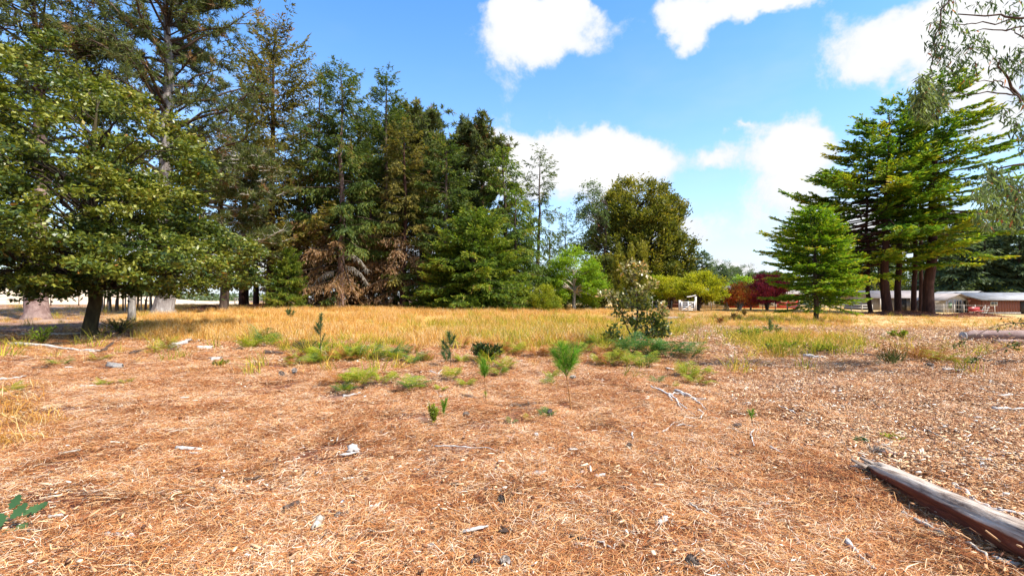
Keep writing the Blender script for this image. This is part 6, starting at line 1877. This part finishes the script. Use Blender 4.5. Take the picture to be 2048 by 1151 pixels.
bark('upright dark bark chunk in the lower left centre', 582, 1024, 34, 10, 1.1, 'twig_dark', arch=.6)
bark('orange-brown bark piece at left', 428, 963, 30, 12, -.5, 'stem_orange')
bark('long orange-tan bark flake at left', 356, 998, 40, 6, .35, 'stem_orange')
bark('pale lozenge leaf on the left litter', 138, 912, 34, 6, .3, 'twig_pale', name='bark_flake')
bark('grey bark scrap at the lower left', 118, 1042, 38, 8, .2)
bark('brown bark block at the lower left', 76, 1074, 28, 10, .5, 'bark_brown')
bark('white crumpled fungus-like wood at the right bottom corner', 2014, 1140, 34, 10, -.5, 'twig_pale', thick=.012, arch=.4)
bark('white bark sheet among ferns at left', 410, 700, 30, 10, .1, arch=.6)
bark('second white bark sheet left of the ferns', 432, 722, 26, 8, -.1, arch=.6)
bark('pale wood sheet in front of the broadleaf tree', 178, 706, 44, 8, .1, arch=.3)
bark('grey chunk of bark on the left litter', 230, 736, 38, 12, -.1, 'bark_grey', arch=.6)
bark('small dark bark chunk left of the grey one', 82, 738, 30, 8, 0, 'bark_brown')
bark('white chip on the left litter', 138, 738, 14, 9, .4)
bark('white chip in mid left litter', 369, 800, 16, 6, .6)
bark('thin pale chip in mid left litter', 456, 808, 16, 3, 0)
bark('pale board scrap in the grass tongue', 835, 708, 28, 4, .1)
bark('pale strip lying in the middle ferns', 1036, 725, 18, 4, .1)
bark('white chip in the bare patch beyond the fern bank', 1340, 741, 20, 9, .2)
bark('dark and white split wood left of the chips zone', 1340, 636, 84, 5, 0, 'twig_grey', 'bleached_wood_pile')
bark('grey stump-like slab right of the green bush', 1178, 618, 30, 6, 0, 'bark_grey', arch=.9)
bark('low grey slab under the pale forked trunk', 1120, 619, 38, 4, 0, 'bark_grey', arch=.9)
for px, py, w_, lab in ((1975, 778, 26, 'white split wood in the chips near the right edge, upper'), (1992, 790, 22, 'white split wood in the chips near the right edge, lower'), (2010, 795, 26, 'grey-black split wood beside the white pieces'), (1925, 822, 16, 'white chip in the right chips, left of a dark stick'),
                        (1990, 864, 26, 'white flat chip right of the long twigs'), (1890, 858, 20, 'white chip at the start of the long twigs'), (1955, 841, 18, 'small white chip above the long twigs'), (1916, 716, 18, 'white chip behind the hanging twigs')):
    bark(lab, px, py, w_, 6, float(rng.uniform(-.6, .4)), name='bark_flake')


def cone_mesh(seed, L=.075, R=.028):
    r = np.random.default_rng(seed); mb = MB()
    t = np.linspace(0, 1, 7)
    mb.tubes(np.stack([t * L, 0 * t, 0 * t], 1), R * .62 * np.sin((t * .86 + .1) * 3.14) + .002, 7, .2)
    n = 70
    s = np.linspace(.03, .97, n); a_ = np.arange(n) * 2.399
    rr_ = R * .55 * np.sin((s * .86 + .1) * 3.14)
    rad_ = np.stack([np.zeros(n), np.cos(a_), np.sin(a_)], 1)
    C = np.stack([s * L, 0 * s, 0 * s], 1) + rad_ * rr_[:, None]
    mb.leaves(C, rad_ + np.array([.5, 0, 0]), R * .62, R * .6, r.random(n), N=np.tile([1., 0, 0], (n, 1)) + r.normal(0, .1, (n, 3)), mid=.75, bend=.1)
    return mb.mesh('pine_cone', M['cone'])
M['cone'] = littermat('weathered_pine_cone', [(0, (.09, .065, .05)), (.5, (.27, .22, .18)), (1, (.5, .44, .38))], obj=.5, var=.1)
cm = [cone_mesh(q) for q in range(3)]
for q, (px, py, s, lab) in enumerate([(1001, 1003, 1.1, 'grey pine cone in the centre foreground above the dark lump'), (1007, 1133, 1.25, 'pale grey pine cone at the bottom centre'), (1374, 1128, 1.2, 'grey pine cone at the bottom right of centre'), (942, 1138, 1.0, 'half-buried pine cone at the bottom left of centre'),
        (852, 1104, .9, 'small grey cone above the curved white strip'), (1256, 896, 1.2, 'dark brown pine cone right of the round white chip'), (668, 1046, 1.1, 'pale grey cone beside the cracked tan bark'), (926, 834, 1.3, 'dark cone left of the bright round-tufted seedling foot'),
        (1483, 860, 1.4, 'dark pine cone near the bent wiry twig'), (1098, 834, 1.3, 'grey cone in front of the small frond plant'), (1152, 760, 1.7, 'grey cone right of the tallest seedling'), (590, 750, 2.2, 'grey cone behind the left litter'), (560, 752, 2.2, 'brown cone in the left litter beside the grey one'),
        (752, 1078, .9, 'dark cone at the lower left of the wavy litter'), (1620, 742, 2.2, 'grey cone on the path before the grass patch'), (1850, 738, 2.4, 'grey cone below the orange bracken')]):
    if q:
        o = bpy.data.objects.new('pine_cone', cm[q % 3]); COL.objects.link(o)
    else:
        o = bpy.data.objects.new('pine_cone', cm[0]); COL.objects.link(o)
    b = gp(px, py); o.location = b + [0, 0, .038 * s]; o.rotation_euler = (float(rng.uniform(0, 6)), float(rng.normal(0, .25)), float(rng.uniform(0, 6))); o.scale = (s * .82,) * 3
    tag(o, lab, 'pine cone')

# dark dead twigs reaching in at the right edge
for q, (lab, st_, Yq) in enumerate((
    ('dark dead twig arching in from the right edge above the sawn log', [[(2120, 640), (2048, 646), (2020, 646), (1980, 655), (1950, 672), (1925, 684), (1904, 694)]], 8.2),
    ('second dark dead twig arching down to the chips below the log', [[(2120, 676), (2048, 688), (2020, 692), (1985, 705), (1956, 712), (1942, 726)]], 7.4))):
    P_ = np.array([pt(a_, b_, Yq) for a_, b_ in st_[0]])
    root = thing('dead_twig', lab, 'twig', P_[0])
    tt = np.linspace(0, 1, 16); tq = np.linspace(0, 1, len(P_))
    Pi = np.stack([np.interp(tt, tq, P_[:, c]) for c in range(3)], 1) - P_[0]
    mb = MB(); mb.tubes(Pi, .012 * (1 - tt * .8), 5); mb.build('stem', M['twig_dark'], root, True)
    mb = MB(); n = 120
    s = np.where(rng.random(n) < .6, rng.uniform(.05, .45, n), rng.uniform(.8, 1, n)); C = np.stack([np.interp(s, tt, Pi[:, c]) for c in range(3)], 1) + rng.normal(0, .05, (n, 3)) * (1.2 - s)[:, None]
    mb.leaves(C, rng.normal(size=(n, 3)) + [0, 0, -.4], rng.uniform(.03, .07, n), .025, rng.uniform(.0, .3, n)); mb.build('withered_leaves', M['rush'], root)

for o in bpy.data.objects:
    if o.parent is not None and o.name.split('.')[0] in ('seed_heads', 'twigs', 'withered_leaves', 'stems', 'dead_branches'):
        o['kind'] = 'stuff'
